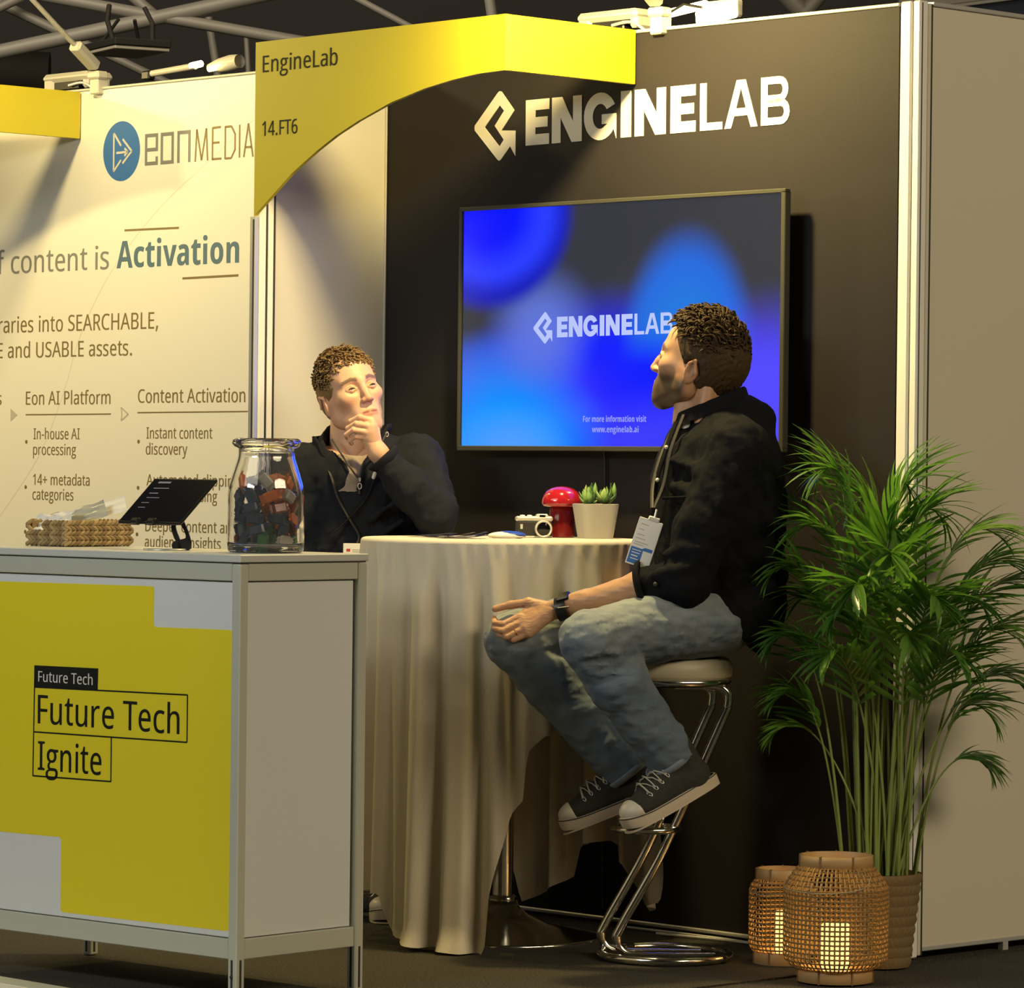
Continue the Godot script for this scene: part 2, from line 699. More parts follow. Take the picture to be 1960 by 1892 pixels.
# ---------------------------------------------------------------- the stand's shell
func structure() -> void:
	var f := struct("floor", box_mesh(Vector3(-5.97, -0.05, -4.0), Vector3(12.06, 0.1, 12.02)), M.stand_carpet, "dark flecked carpet of the stands under the counter and table", "carpet")
	f.set_meta("kind", "structure")
	struct("floor", box_mesh(Vector3(-10.0, -0.155, -8.0), Vector3(64.0, 0.3, 64.0)), M.aisle_carpet, "grey brown aisle floor right of the stand under the rattan lantern", "floor")
	struct("trim_1", box_mesh(Vector3(-6.0, 0.0, 2.05), Vector3(12.0, 0.006, 0.08), 0.002), M.frame_metal, "grey carpet edging strip along the front of the stand", "carpet edging")
	struct("trim_2", box_mesh(Vector3(-6.0, -0.001, 2.24), Vector3(12.0, 0.006, 0.3), 0.002), M.white_panel, "pale floor strip in front of the stand's carpet at lower left", "floor strip")
	# dark back wall with its printed panel
	var back := struct("wall_back", box_mesh(Vector3(-1.0, 1.258, -0.016), Vector3(1.995, 2.48, 0.03)), M.print_black, "black printed back wall of the stand behind the television", "wall")
	part(back, "top_rail", box_mesh(Vector3(-0.985, 2.501, -0.016), Vector3(1.97, 0.009, 0.042), 0.002), M.lamp_white)
	part(back, "base_rail", box_mesh(Vector3(-0.985, 0.013, -0.016), Vector3(1.97, 0.012, 0.042), 0.003), M.aluminium)
	var left := struct("wall_left", box_mesh(Vector3(-4.02, 1.255, -0.016), Vector3(3.96, 2.48, 0.03)), M.print_white, "cream printed wall of the neighbouring stand behind the counter", "wall")
	part(left, "top_rail", box_mesh(Vector3(-4.0, 2.495, -0.016), Vector3(4.0, 0.008, 0.042), 0.002), M.lamp_white)
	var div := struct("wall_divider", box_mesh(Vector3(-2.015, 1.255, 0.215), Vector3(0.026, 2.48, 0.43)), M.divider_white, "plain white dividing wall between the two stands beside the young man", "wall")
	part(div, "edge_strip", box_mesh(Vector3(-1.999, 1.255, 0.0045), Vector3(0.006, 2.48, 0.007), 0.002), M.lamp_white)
	var right := struct("wall_right", box_mesh(Vector3(0.05, 1.262, -0.42), Vector3(0.016, 2.47, 0.72)), M.side_panel, "plain beige end wall of the stand facing the aisle beside the palm", "wall")
	part(right, "top_rail", box_mesh(Vector3(0.05, 2.503, -0.42), Vector3(0.03, 0.012, 0.72), 0.002), M.aluminium)
	part(right, "base_rail", box_mesh(Vector3(0.05, 0.028, -0.42), Vector3(0.022, 0.012, 0.72), 0.002), M.aluminium)
	part(right, "foot", box_mesh(Vector3(0.05, 0.01, -0.41), Vector3(0.02, 0.03, 0.022), 0.002), M.aluminium)
	# aluminium posts with dark slots
	var p := struct("trim_3", MB.new().box(Vector3(0.019, 1.258, -0.02), Vector3(0.038, 2.5, 0.04), 0.004).box(Vector3(0.054, 1.258, -0.02), Vector3(0.024, 2.5, 0.034), 0.003).mesh(), M.white_panel, "pale grooved aluminium corner post where the black wall meets the end wall", "post")
	part(p, "slot", box_mesh(Vector3(0.04, 1.258, -0.02), Vector3(0.006, 2.49, 0.024)), M.groove)
	part(p, "slot", box_mesh(Vector3(0.0655, 1.258, -0.013), Vector3(0.002, 2.49, 0.004)), M.groove)
	part(p, "side_profile", box_mesh(Vector3(0.056, 1.258, -0.044), Vector3(0.02, 2.49, 0.012), 0.002), M.side_panel)
	part(p, "slot", box_mesh(Vector3(0.054, 1.258, -0.054), Vector3(0.019, 2.49, 0.008)), M.groove)
	var q := struct("trim_4", MB.new().box(Vector3(-2.012, 1.258, 0.452), Vector3(0.03, 2.49, 0.026), 0.004).box(Vector3(-2.012, 1.25, 0.48), Vector3(0.032, 2.48, 0.026), 0.005).mesh(), M.white_panel, "pale grooved aluminium post at the front end of the white dividing wall", "post")
	part(q, "slot", box_mesh(Vector3(-1.998, 1.258, 0.467), Vector3(0.004, 2.48, 0.006)), M.groove)
	part(q, "slot", box_mesh(Vector3(-1.998, 1.258, 0.437), Vector3(0.004, 2.48, 0.004)), M.groove)
	part(q, "front_profile", box_mesh(Vector3(-2.012, 1.0, 0.502), Vector3(0.026, 2.0, 0.016), 0.003), M.aluminium)
	part(q, "slot", box_mesh(Vector3(-2.006, 1.0, 0.5105), Vector3(0.006, 1.98, 0.0015)), M.groove)

# the stand's emblem (an angular arrow loop) and its name, capitals one unit high, each glyph a piece of its own
func stand_logo(parent: Node3D, m: Material, at: Transform3D, depth: float) -> void:
	var emblem := MB.new()
	emblem.prism([V(-1.66, 0.49), V(-1.645, 0.55), V(-0.9, 1.235), V(-0.85, 1.262), V(-0.79, 1.25), V(-0.37, 0.81), V(-0.785, 0.385), V(-1.0, 0.5), V(-0.7, 0.82), V(-0.84, 0.945), V(-1.33, 0.49)], depth)
	emblem.prism([V(-1.645, 0.43), V(-1.66, 0.49), V(-1.33, 0.49), V(-0.84, 0.03), V(-0.705, 0.175), V(-1.0, 0.5), V(-0.785, 0.385), V(-0.335, 0.355), V(-0.335, -0.2), V(-0.5, 0.02), V(-0.8, -0.265), V(-0.85, -0.285), V(-0.9, -0.26)], depth)
	part(parent, "emblem", emblem.mesh(), m, at)
	var t := 0.235
	var e := [V(0, 0), V(0.74, 0), V(0.74, t), V(0.3, t), V(0.3, 0.385), V(0.69, 0.385), V(0.69, 0.61), V(0.3, 0.61), V(0.3, 1 - t), V(0.735, 1 - t), V(0.735, 1), V(0, 1)]
	var n := [V(0, 0), V(0.27, 0), V(0.27, 0.55), V(0.62, 0), V(0.93, 0), V(0.93, 1), V(0.66, 1), V(0.66, 0.45), V(0.31, 1), V(0, 1)]
	var g := []
	for k in 25:
		var a := deg_to_rad(28.0 + k * 12.4)
		g.append(V(0.51 + 0.5 * cos(a), 0.5 + 0.515 * sin(a)))
	g += [V(1.0, 0.0), V(1.0, 0.54), V(0.56, 0.54), V(0.56, 0.33), V(0.74, 0.33)]
	for k in 21:
		var a := deg_to_rad(308.0 - k * 13.8)
		g.append(V(0.51 + 0.235 * cos(a), 0.5 + 0.27 * sin(a)))
	var glyphs := [[0.0, e], [0.83, n], [1.82, g], [2.96, [V(0, 0), V(0.31, 0), V(0.31, 1), V(0, 1)]], [3.38, n], [4.45, e],
		[5.32, [V(0, 0), V(0.65, 0), V(0.65, 0.16), V(0.19, 0.16), V(0.19, 1), V(0, 1)]],
		[6.03, [V(0, 0), V(0.19, 0), V(0.285, 0.27), V(0.66, 0.27), V(0.755, 0), V(0.945, 0), V(0.6, 1), V(0.345, 1)]]]
	for p in glyphs:
		var letter := MB.new()
		if p[0] == 6.03:
			letter.prism([V(0, 0), V(0.19, 0), V(0.285, 0.25), V(0.335, 0.41), V(0.472, 0.83), V(0.472, 1), V(0.345, 1)], depth)
			letter.prism([V(0.945, 0), V(0.6, 1), V(0.472, 1), V(0.472, 0.83), V(0.61, 0.41), V(0.66, 0.25), V(0.755, 0)], depth)
			letter.prism([V(0.285, 0.25), V(0.66, 0.25), V(0.61, 0.41), V(0.335, 0.41)], depth)
		else:
			letter.prism(p[1], depth)
		part(parent, "letter", letter.mesh(), m, at * Transform3D(Basis(), Vector3(p[0], 0, 0)))
	var b := MB.new()
	b.prism([V(0, 0), V(0.19, 0), V(0.19, 1), V(0, 1)], depth)
	for s in [[0.0, 0.535, 0.81], [0.465, 1.0, 0.77]]:
		var y0: float = s[0]
		var y1: float = s[1]
		var w: float = s[2]
		var r := (y1 - y0) / 2.0
		var outer := [V(0.19, y0)]
		var inner := []
		for k in 9:
			var a := -PI / 2 + PI * k / 8.0
			outer.append(V(w - 0.25 + 0.25 * cos(a), y0 + r + r * sin(a)))
			inner.append(V(w - 0.25 + 0.09 * cos(a), y0 + r + (r - 0.155) * sin(a)))
		outer.append(V(0.19, y1))
		inner.reverse()
		b.prism(outer + [V(0.19, y1 - 0.155)] + inner + [V(0.19, y0 + 0.155)], depth)
	part(parent, "letter", b.mesh(), m, at * Transform3D(Basis(), Vector3(7.07, 0, 0)))

func V(x: float, y: float) -> Vector2:
	return Vector2(x, y)

func flat(parent: Node3D, called: String, outline: Array, z: float, m: Material, depth := 0.0008) -> void:
	part(parent, called, MB.new().prism(outline, depth, moved(Vector3(0, 0, z))).mesh(), m)

func bar(parent: Node3D, a: Vector2, b: Vector2, w: float, z: float, m: Material, called := "rule") -> void:
	var s := (b - a).normalized().orthogonal() * w / 2.0
	flat(parent, called, [a + s, a - s, b - s, b + s], z, m)

# printing on the back walls
func lettering() -> void:
	var back: Node3D = get_node("wall_back")
	stand_logo(back, M.white_vinyl, Transform3D(Basis.from_euler(Vector3(0, 0, 0.006)).scaled(Vector3(0.1295, 0.1305, 0.001)), Vector3(-1.404, 2.205, -0.001)), 2.0)
	var w: Node3D = get_node("wall_left")
	var disc := []
	for k in 48:
		disc.append(V(-3.279 + 0.0955 * cos(TAU * k / 48), 2.286 + 0.0965 * sin(TAU * k / 48)))
	flat(w, "emblem", disc, -0.001, M.logo_blue)
	for s in [[V(-3.318, 2.345), V(-3.318, 2.222)], [V(-3.318, 2.345), V(-3.28, 2.303)], [V(-3.318, 2.222), V(-3.28, 2.257)],
			[V(-3.272, 2.324), V(-3.225, 2.283)], [V(-3.225, 2.283), V(-3.272, 2.246)], [V(-3.304, 2.281), V(-3.246, 2.282)], [V(-3.262, 2.294), V(-3.246, 2.282)], [V(-3.262, 2.27), V(-3.246, 2.282)]]:
		bar(w, s[0], s[1], 0.0075, 0.0, M.white_vinyl, "emblem_line")
	# rounded square letters e, o, n
	var H := 0.101
	var W := 0.066
	var t := 0.0115
	var B := 0.044   # the foot of the e's bar
	for g in [[Vector2(-3.158, 2.233), [[V(0, 0), V(W, 0), V(W, 0.027), V(W - t, 0.027), V(W - t, t), V(t, t), V(t, B), V(0, B)], [V(0, B), V(W, B), V(W, B + t), V(t, B + t), V(t, H - t), V(W / 2, H - t), V(W / 2, H), V(0, H)], [V(W / 2, H - t), V(W - t, H - t), V(W - t, B + t), V(W, B + t), V(W, H), V(W / 2, H)]]],
			[Vector2(-3.078, 2.233), [[V(W / 2, 0), V(W / 2, t), V(t, t), V(t, H - t), V(W / 2, H - t), V(W / 2, H), V(0, H), V(0, 0)], [V(W / 2, 0), V(W, 0), V(W, H), V(W / 2, H), V(W / 2, H - t), V(W - t, H - t), V(W - t, t), V(W / 2, t)]]],
			[Vector2(-2.994, 2.234), [[V(0, 0), V(t, 0), V(t, H - t), V(W - t, H - t), V(W - t, 0), V(W, 0), V(W, H), V(0, H)]]]]:
		var letter := MB.new()
		for piece in g[1]:
			letter.prism(piece, 0.0008, moved(Vector3(g[0].x, g[0].y, -0.001)))
		part(w, "letter", letter.mesh(), M.slate_ink)
	t = 0.007
	for s in [[V(-2.904, 2.233), V(-2.897, 2.335)], [V(-2.897, 2.335), V(-2.873, 2.236)], [V(-2.873, 2.236), V(-2.85, 2.336)], [V(-2.85, 2.336), V(-2.843, 2.234)],
			[V(-2.819, 2.337), V(-2.819, 2.234)], [V(-2.819, 2.335), V(-2.779, 2.336)], [V(-2.819, 2.288), V(-2.785, 2.288)], [V(-2.819, 2.237), V(-2.775, 2.237)],
			[V(-2.757, 2.337), V(-2.757, 2.234)], [V(-2.757, 2.335), V(-2.727, 2.335)], [V(-2.757, 2.236), V(-2.727, 2.236)], [V(-2.727, 2.335), V(-2.709, 2.31)], [V(-2.727, 2.236), V(-2.709, 2.262)], [V(-2.709, 2.312), V(-2.709, 2.26)],
			[V(-2.687, 2.338), V(-2.687, 2.235)], [V(-2.666, 2.236), V(-2.645, 2.34)], [V(-2.645, 2.34), V(-2.622, 2.235)], [V(-2.66, 2.266), V(-2.629, 2.266)]]:
		bar(w, s[0], s[1], t, -0.001, M.grey_ink, "letter_stroke")
	for s in [[V(-3.259, 2.03), V(-2.982, 2.028), 0.0065], [V(-2.961, 1.867), V(-2.686, 1.869), 0.007], [V(-3.776, 1.438), V(-3.32, 1.439), 0.004], [V(-3.182, 1.443), V(-2.633, 1.445), 0.004], [V(-4.2, 1.436), V(-3.93, 1.437), 0.004]]:
		bar(w, s[0], s[1], s[2], -0.001, M.grey_ink)
	var ink: Material = M.grey_ink
	write(w, "lettering", "f content is", Vector3(-3.945, 1.908, -0.001), 0.606, 0.076, M.slate_ink)
	write(w, "lettering", "Activation", Vector3(-3.298, 1.909, -0.001), 0.614, 0.085, M.steel_blue_ink, Basis(), true)
	write(w, "lettering", "libraries into SEARCHABLE,", Vector3(-4.02, 1.711, -0.001), 0.938, 0.053, ink)
	write(w, "lettering", "E and USABLE assets.", Vector3(-3.936, 1.627, -0.001), 0.722, 0.051, ink)
	write(w, "lettering", "Eon AI Platform", Vector3(-3.776, 1.471, -0.001), 0.453, 0.044, ink)
	write(w, "lettering", "Content Activation", Vector3(-3.18, 1.474, -0.001), 0.534, 0.044, ink)
	write(w, "lettering", "s", Vector3(-3.936, 1.471, -0.001), 0.025, 0.044, ink)
	for s in [["In-house AI", -3.732, 1.357, 0.249], ["processing", -3.733, 1.305, 0.231], ["14+ metadata", -3.732, 1.206, 0.304], ["categories", -3.734, 1.157, 0.221], ["Transcription", -3.735, 1.058, 0.33],
			["Instant content", -3.135, 1.36, 0.33], ["discovery", -3.137, 1.309, 0.209], ["Automated clipping", -3.132, 1.21, 0.46], ["and repurposing", -3.131, 1.161, 0.353], ["Deeper content and", -3.135, 1.064, 0.455], ["audience insights", -3.137, 1.013, 0.379]]:
		write(w, "lettering", s[0], Vector3(s[1], s[2], -0.001), s[3], 0.036, ink)
	for s in [V(-3.771, 1.348), V(-3.772, 1.198), V(-3.772, 1.05), V(-3.175, 1.35), V(-3.175, 1.202), V(-3.178, 1.053)]:
		var d := []
		for k in 10:
			d.append(s + Vector2.from_angle(TAU * k / 10) * 0.0065)
		flat(w, "bullet", d, -0.001, ink)
	flat(w, "arrow", [V(-3.86, 1.459), V(-3.859, 1.416), V(-3.822, 1.438)], -0.001, M.pale_grey_ink)
	for s in [[V(-3.267, 1.46), V(-3.23, 1.438)], [V(-3.23, 1.438), V(-3.266, 1.418)], [V(-3.267, 1.46), V(-3.262, 1.438)], [V(-3.262, 1.438), V(-3.266, 1.418)]]:
		bar(w, s[0], s[1], 0.005, -0.001, M.pale_grey_ink, "arrow")
	# the faint sweep of the printed background
	var sweep := smooth([V(-2.62, 2.35), V(-2.853, 2.224), V(-3.086, 2.092), V(-3.322, 1.904), V(-3.481, 1.705), V(-3.57, 1.515), V(-3.702, 1.303), V(-3.912, 1.102), V(-4.1, 0.95)], 5)
	for k in sweep.size() - 1:
		bar(w, sweep[k], sweep[k + 1], 0.004, -0.0014, M.sweep_ink, "printed_sweep")

# the yellow name boards over the stands: a front with an arched lower edge and a return to the back wall
func fascia() -> void:
	var arch := [V(-2.006, 1.998), V(-1.997, 2.006), V(-1.909, 2.067), V(-1.845, 2.112), V(-1.786, 2.145), V(-1.73, 2.175), V(-1.65, 2.213), V(-1.559, 2.248), V(-1.419, 2.293), V(-1.282, 2.323), V(-1.174, 2.339), V(-1.068, 2.35), V(-0.96, 2.353)]
	for k in 2:
		var dx := -2.53 * k
		var dy := -0.016 * k
		var s := thing("fascia_board", ["yellow arched fascia board with the stand's name and number over the table", "yellow fascia board end over the neighbouring stand at upper left"][k], "sign", Vector3(-2.0 + dx, 0, 0.5), "yellow fascia boards over the stands")
		var outline := []
		for p in arch:
			outline.append(p + V(2.0, 0))
		outline += [V(1.04, 2.505), V(-0.006, 2.502)]
		part(s, "front_board", MB.new().prism(outline, 0.012, moved(Vector3(0, dy, -0.002))).mesh(), M.yellow_board)
		part(s, "return_board", box_mesh(Vector3(1.033, 2.429 + dy, -0.249), Vector3(0.012, 0.152, 0.492), 0.001), M.yellow_board)
		if k == 0:
			write(s, "lettering", "EngineLab", Vector3(0.027, 2.413, 0.0101), 0.327, 0.048, M.ink)
			write(s, "lettering", "14.FT6", Vector3(0.028, 2.229, 0.0101), 0.155, 0.042, M.ink)

# ---------------------------------------------------------------- wall television
func blob(s: float, t: float, x: float, y: float, rx: float, ry: float, soft: float) -> float:
	var d := Vector2((s - x) / rx, (t - y) / ry).length()
	return 1.0 - smoothstep(1.0 - soft, 1.0 + soft, d)

func screen_color(s: float, t: float) -> Color:
	var c := Vector3(0.03, 0.034, 0.05).lerp(Vector3(0.045, 0.046, 0.055), s)
	# violet blue at the right, deep blue below
	c = c.lerp(Vector3(0.0, 0.012, 1.0), blob(s, t, 0.52, 0.92, 0.52, 0.46, 0.35))
	c = c.lerp(Vector3(0.0, 0.01, 0.95), blob(s, t, 0.3, 0.95, 0.5, 0.36, 0.3))
	c = c.lerp(Vector3(0.015, 0.14, 0.72), blob(s, t, 0.72, 0.64, 0.185, 0.47, 0.22))
	c = c.lerp(Vector3(0.012, 0.2, 0.75), 0.75 * blob(s, t, 0.72, 0.62, 0.13, 0.3, 0.4))
	c = c.lerp(Vector3(0.0, 0.01, 1.0), blob(s, t, 0.55, 0.84, 0.4, 0.26, 0.4))
	c = c.lerp(Vector3(0.09, 0.07, 1.0), blob(s, t, 0.98, 0.86, 0.22, 0.34, 0.6))
	c = c.lerp(Vector3(0.05, 0.05, 0.95), 0.8 * blob(s, t, 0.68, 1.05, 0.26, 0.22, 0.6))
	c = c.lerp(Vector3(0.04, 0.16, 0.8), 0.8 * blob(s, t, 0.12, 0.68, 0.2, 0.12, 0.7))
	c = c.lerp(Vector3(0.0, 0.3, 1.0), blob(s, t, 0.14, 0.97, 0.24, 0.24, 0.6))
	c = c.lerp(Vector3(0.08, 0.34, 1.0), blob(s, t, 0.17, 1.06, 0.14, 0.16, 0.7))
	c = c.lerp(Vector3(0.13, 0.2, 0.75), 0.85 * blob(s, t, 0.26, 0.5, 0.12, 0.18, 0.75))
	c = c.lerp(Vector3(0.006, 0.012, 0.5), blob(s, t, 0.09, 0.03, 0.26, 0.38, 0.12))
	c = c.lerp(Vector3(0.02, 0.045, 1.0), blob(s, t, 0.09, 0.03, 0.22, 0.29, 0.2))
	c = c.lerp(Vector3(0.0, 0.006, 1.0), blob(s, t, 0.08, 0.02, 0.14, 0.19, 0.4))
	return Color(c.x, c.y, c.z).linear_to_srgb()

func television() -> void:
	var t := thing("television", "large wall television showing blue blobs and the stand's logo", "television", Vector3(-0.963, 1.33, 0.0))
	var cx := 0.0
	part(t, "casing", MB.new().box(Vector3(cx, 0.35, 0.058), Vector3(1.262, 0.69, 0.022), 0.003).box(Vector3(cx, 0.34, 0.036), Vector3(0.9, 0.45, 0.03), 0.01).mesh(), M.black_plastic)
	part(t, "wall_mount", box_mesh(Vector3(cx, 0.34, 0.011), Vector3(0.5, 0.3, 0.021), 0.002), M.black_plastic)
	# a slim frame whose top and right edges show
	var fr := MB.new()
	fr.box(Vector3(cx, 0.695, 0.066), Vector3(1.272, 0.012, 0.022), 0.002).box(Vector3(cx, 0.004, 0.066), Vector3(1.272, 0.014, 0.022), 0.002)
	fr.box(Vector3(cx - 0.632, 0.35, 0.066), Vector3(0.011, 0.69, 0.022), 0.002).box(Vector3(cx + 0.628, 0.35, 0.066), Vector3(0.016, 0.69, 0.022), 0.002)
	part(t, "frame", fr.mesh(), M.bezel)
	var im := Image.create(320, 176, false, Image.FORMAT_RGB8)
	for y in 176:
		for x in 320:
			im.set_pixel(x, y, screen_color((x + 0.5) / 320.0, (y + 0.5) / 176.0))
	var m := mat("screen_glow", Color(0.01, 0.01, 0.012), 0.25)
	m.texture_repeat = false
	m.emission_enabled = true
	m.emission = Color.BLACK
	m.emission_texture = ImageTexture.create_from_image(im)
	m.emission_energy_multiplier = 1.0
	var w := 1.244
	var h := 0.682
	var s := MB.new()
	s.quad(Vector3(-w / 2, 0.009, 0.0705), Vector3(w / 2, 0.009, 0.0705), Vector3(w / 2, 0.009 + h, 0.0705), Vector3(-w / 2, 0.009 + h, 0.0705))
	var sc := part(t, "screen", s.mesh(), m)
	var glow := mat("screen_text_glow", Color(0.1, 0.1, 0.1), 0.4)
	glow.emission_enabled = true
	glow.emission = Color(0.72, 0.78, 1.0)
	glow.emission_energy_multiplier = 0.95
	stand_logo(sc, glow, Transform3D(Basis.from_euler(Vector3(0, 0, 0.008)).scaled(Vector3(0.0575, 0.058, 0.0005)), Vector3(-0.232, 0.318, 0.0705)), 1.0)
	var dim := mat("screen_small_text_glow", Color(0.1, 0.1, 0.1), 0.4)
	dim.emission_enabled = true
	dim.emission = Color(0.6, 0.64, 1.0)
	dim.emission_energy_multiplier = 0.85
	write(sc, "screen_lettering", "For more information visit", Vector3(-0.124, 0.079, 0.0706), 0.247, 0.0165, dim, Basis(), true, 0.0004)
	write(sc, "screen_lettering", "www.enginelab.ai", Vector3(-0.088, 0.05, 0.0706), 0.182, 0.0165, dim, Basis(), true, 0.0004)
	area_light("screen_light", Vector3(-0.963, 1.66, 0.09), Vector3(0, 0, 1), Vector2(1.2, 0.64), Color(0.12, 0.25, 1.0), 0.16)
	var cord := smooth([Vector3(-1.055, 1.345, 0.04), Vector3(-1.056, 1.3, 0.012), Vector3(-1.056, 0.6, 0.008), Vector3(-1.05, 0.04, 0.008)], 5)
	tag(part(self, "power_cord", MB.new().tube(cord, 0.004, 6).mesh(), M.black_plastic), "thin black power cord hanging down the wall from the television", "cord")

# ---------------------------------------------------------------- the hall behind and above
func hall() -> void:
	struct("wall_far", MB.new().box(Vector3(-17.6, 4.0, -16.4), Vector3(60.0, 9.0, 0.3), 0.0, Basis(Vector3.UP, VIEW_TURN)).mesh(), M.hall_dark, "dark far wall of the exhibition hall above the stands", "wall")
	struct("ceiling", box_mesh(Vector3(-10, 8.6, -8), Vector3(64, 0.3, 64)), M.hall_roof, "dark roof of the exhibition hall above the lighting trusses", "roof")
	for s in [["wall_front", Vector3(-10, 4, 23.8), Vector3(64, 9.4, 0.3)], ["wall_side", Vector3(21.8, 4, -8), Vector3(0.3, 9.4, 64)], ["wall_west", Vector3(-41.8, 4, -8), Vector3(0.3, 9.4, 64)], ["wall_north", Vector3(-10, 4, -39.8), Vector3(64, 9.4, 0.3)]]:
		struct(s[0], box_mesh(s[1], s[2]), M.hall_dark, "dark outer wall of the exhibition hall out of view", "wall")
	var across := part(self, "aisle_floodlight", MB.new().box(Vector3(0, 0, 0.04), Vector3(1.6, 0.4, 0.05), 0.01).mesh(), M.hall_lamp_glow, Transform3D(Basis.looking_at(Vector3(-0.1, -0.25, -1.0).normalized()), OPPOSITE))
	tag(across, "floodlight panel of the stand across the aisle, out of view", "spotlight")
	for s in [[Vector3(-2.0, 6.42, 11.0), Vector3(-0.4, -0.8, -1.0), Vector2(9, 2)], [Vector3(11.12, 6.36, 0.0), Vector3(-1.0, -0.55, -0.1), Vector2(8, 2)]]:
		var o := part(self, "hall_lamp_panel", MB.new().box(Vector3.ZERO, Vector3(s[2].x, s[2].y, 0.05), 0.01).mesh(), M.hall_lamp_glow, Transform3D(Basis.looking_at(s[1].normalized()), s[0]))
		tag(o, ["broad hall light panel over the front aisle, out of view", "broad hall light panel over the right aisle, out of view"][0 if s[0].z > 5.0 else 1], "ceiling light", "hall light panels over the aisles")
	# lighting truss: chords and braces, each tube a part
	var t := thing("lighting_truss", "grey lighting truss of tubes and braces under the hall roof, upper left", "truss", Vector3(-13.9, 4.2, -8.3))
	var runs := [[0.05, Vector3(-15.06, 3.83, -7.11), Vector3(-12.72, 4.6, -9.56)],
		[0.04, Vector3(-14.8, 4.53, -7.38), Vector3(-13.77, 4.28, -8.46)], [0.04, Vector3(-13.77, 4.28, -8.46), Vector3(-12.3, 3.93, -10.0)],
		[0.035, Vector3(-15.33, 4.27, -8.0), Vector3(-14.7, 4.75, -8.73)], [0.035, Vector3(-15.7, 4.74, -7.9), Vector3(-15.0, 4.28, -8.62)], [0.03, Vector3(-15.0, 4.28, -8.62), Vector3(-13.9, 3.55, -9.75)],
		[0.04, Vector3(-14.32, 4.55, -8.6), Vector3(-14.1, 4.3, -8.8)], [0.022, Vector3(-12.5, 4.6, -8.35), Vector3(-11.6, 3.94, -9.25)],
		[0.03, Vector3(-15.05, 4.5, -10.0), Vector3(-14.99, 3.9, -10.08)], [0.02, Vector3(-14.87, 4.4, -10.2), Vector3(-14.84, 3.9, -10.22)], [0.035, Vector3(-10.78, 4.4, -8.68), Vector3(-10.73, 3.9, -8.74)]]
	for r in runs:
		part(t, "tube", MB.new().tube([r[1] - t.position, r[2] - t.position], r[0], 10).mesh(), M.truss_metal)
	var t2 := thing("lighting_truss", "dark truss tubes under the hall roof above the black wall's right end", "truss", Vector3(-13.4, 4.9, -14.5))
	for r in [[0.08, Vector3(-13.7, 5.2, -14.3), Vector3(-13.3, 4.6, -14.75)], [0.06, Vector3(-13.2, 5.2, -14.8), Vector3(-13.5, 4.7, -14.5)], [0.05, Vector3(-12.6, 4.8, -15.42), Vector3(-11.9, 5.0, -16.2)]]:
		part(t2, "tube", MB.new().tube([r[1] - t2.position, r[2] - t2.position], r[0], 10).mesh(), M.truss_metal)
	var u := thing("hanging_fixture", "flat dark fixture hung from the truss on brackets, upper left", "light fixture", Vector3(-12.3, 3.8, -7.1))
	var turn := Basis(Vector3.UP, VIEW_TURN + 0.5)
	part(u, "panel", MB.new().box(Vector3(0, 0.02, 0), Vector3(0.36, 0.02, 0.5), 0.004, turn).mesh(), M.side_panel)
	part(u, "housing", MB.new().box(Vector3(0, 0.055, 0), Vector3(0.37, 0.045, 0.52), 0.006, turn).mesh(), M.duct)
	for s in [-0.13, 0.13]:
		part(u, "bracket", MB.new().tube([turn * Vector3(s, 0.07, 0.1), turn * Vector3(s * 1.15, 0.2, 0.05), turn * Vector3(s * 0.9, 0.3, 0)], 0.016, 6).mesh(), M.duct)
		part(u, "bracket", MB.new().tube([turn * Vector3(s, 0.07, -0.1), turn * Vector3(s * 0.4, 0.22, 0.0)], 0.012, 6).mesh(), M.duct)
	var gd := thing("roof_girder", "pale roof girder with a blue edge above the end wall, upper right", "girder", Vector3(-12.5, 4.9, -15.6))
	part(gd, "girder", MB.new().box(Vector3(0.05, 0.12, 0.1), Vector3(1.3, 0.22, 0.1), 0.01, Basis(Vector3.UP, VIEW_TURN) * Basis(Vector3.BACK, 0.14)).mesh(), M.truss_metal)
	part(gd, "edge", MB.new().box(Vector3(0.12, 0.0, 0.1), Vector3(1.3, 0.025, 0.12), 0.004, Basis(Vector3.UP, VIEW_TURN) * Basis(Vector3.BACK, 0.14)).mesh(), M.lamp_white)
	part(gd, "panel", MB.new().box(Vector3(0.12, -0.2, 0.05), Vector3(1.2, 0.4, 0.05), 0.004, Basis(Vector3.UP, VIEW_TURN) * Basis(Vector3.BACK, 0.14)).mesh(), M.navy_panel)
	tag(part(self, "air_duct", MB.new().tube([Vector3(-18.4, 4.32, -9.3), Vector3(-17.45, 4.28, -10.4)], 0.17, 20).mesh(), M.duct), "round dark air duct under the roof behind the left floodlight", "duct")
	area_light("hall_light", Vector3(-11.0, 7.6, -3.0), Vector3(-0.5, -0.9, -0.8), Vector2(6.0, 3.0), Color(1.0, 0.93, 0.8), 34.0)

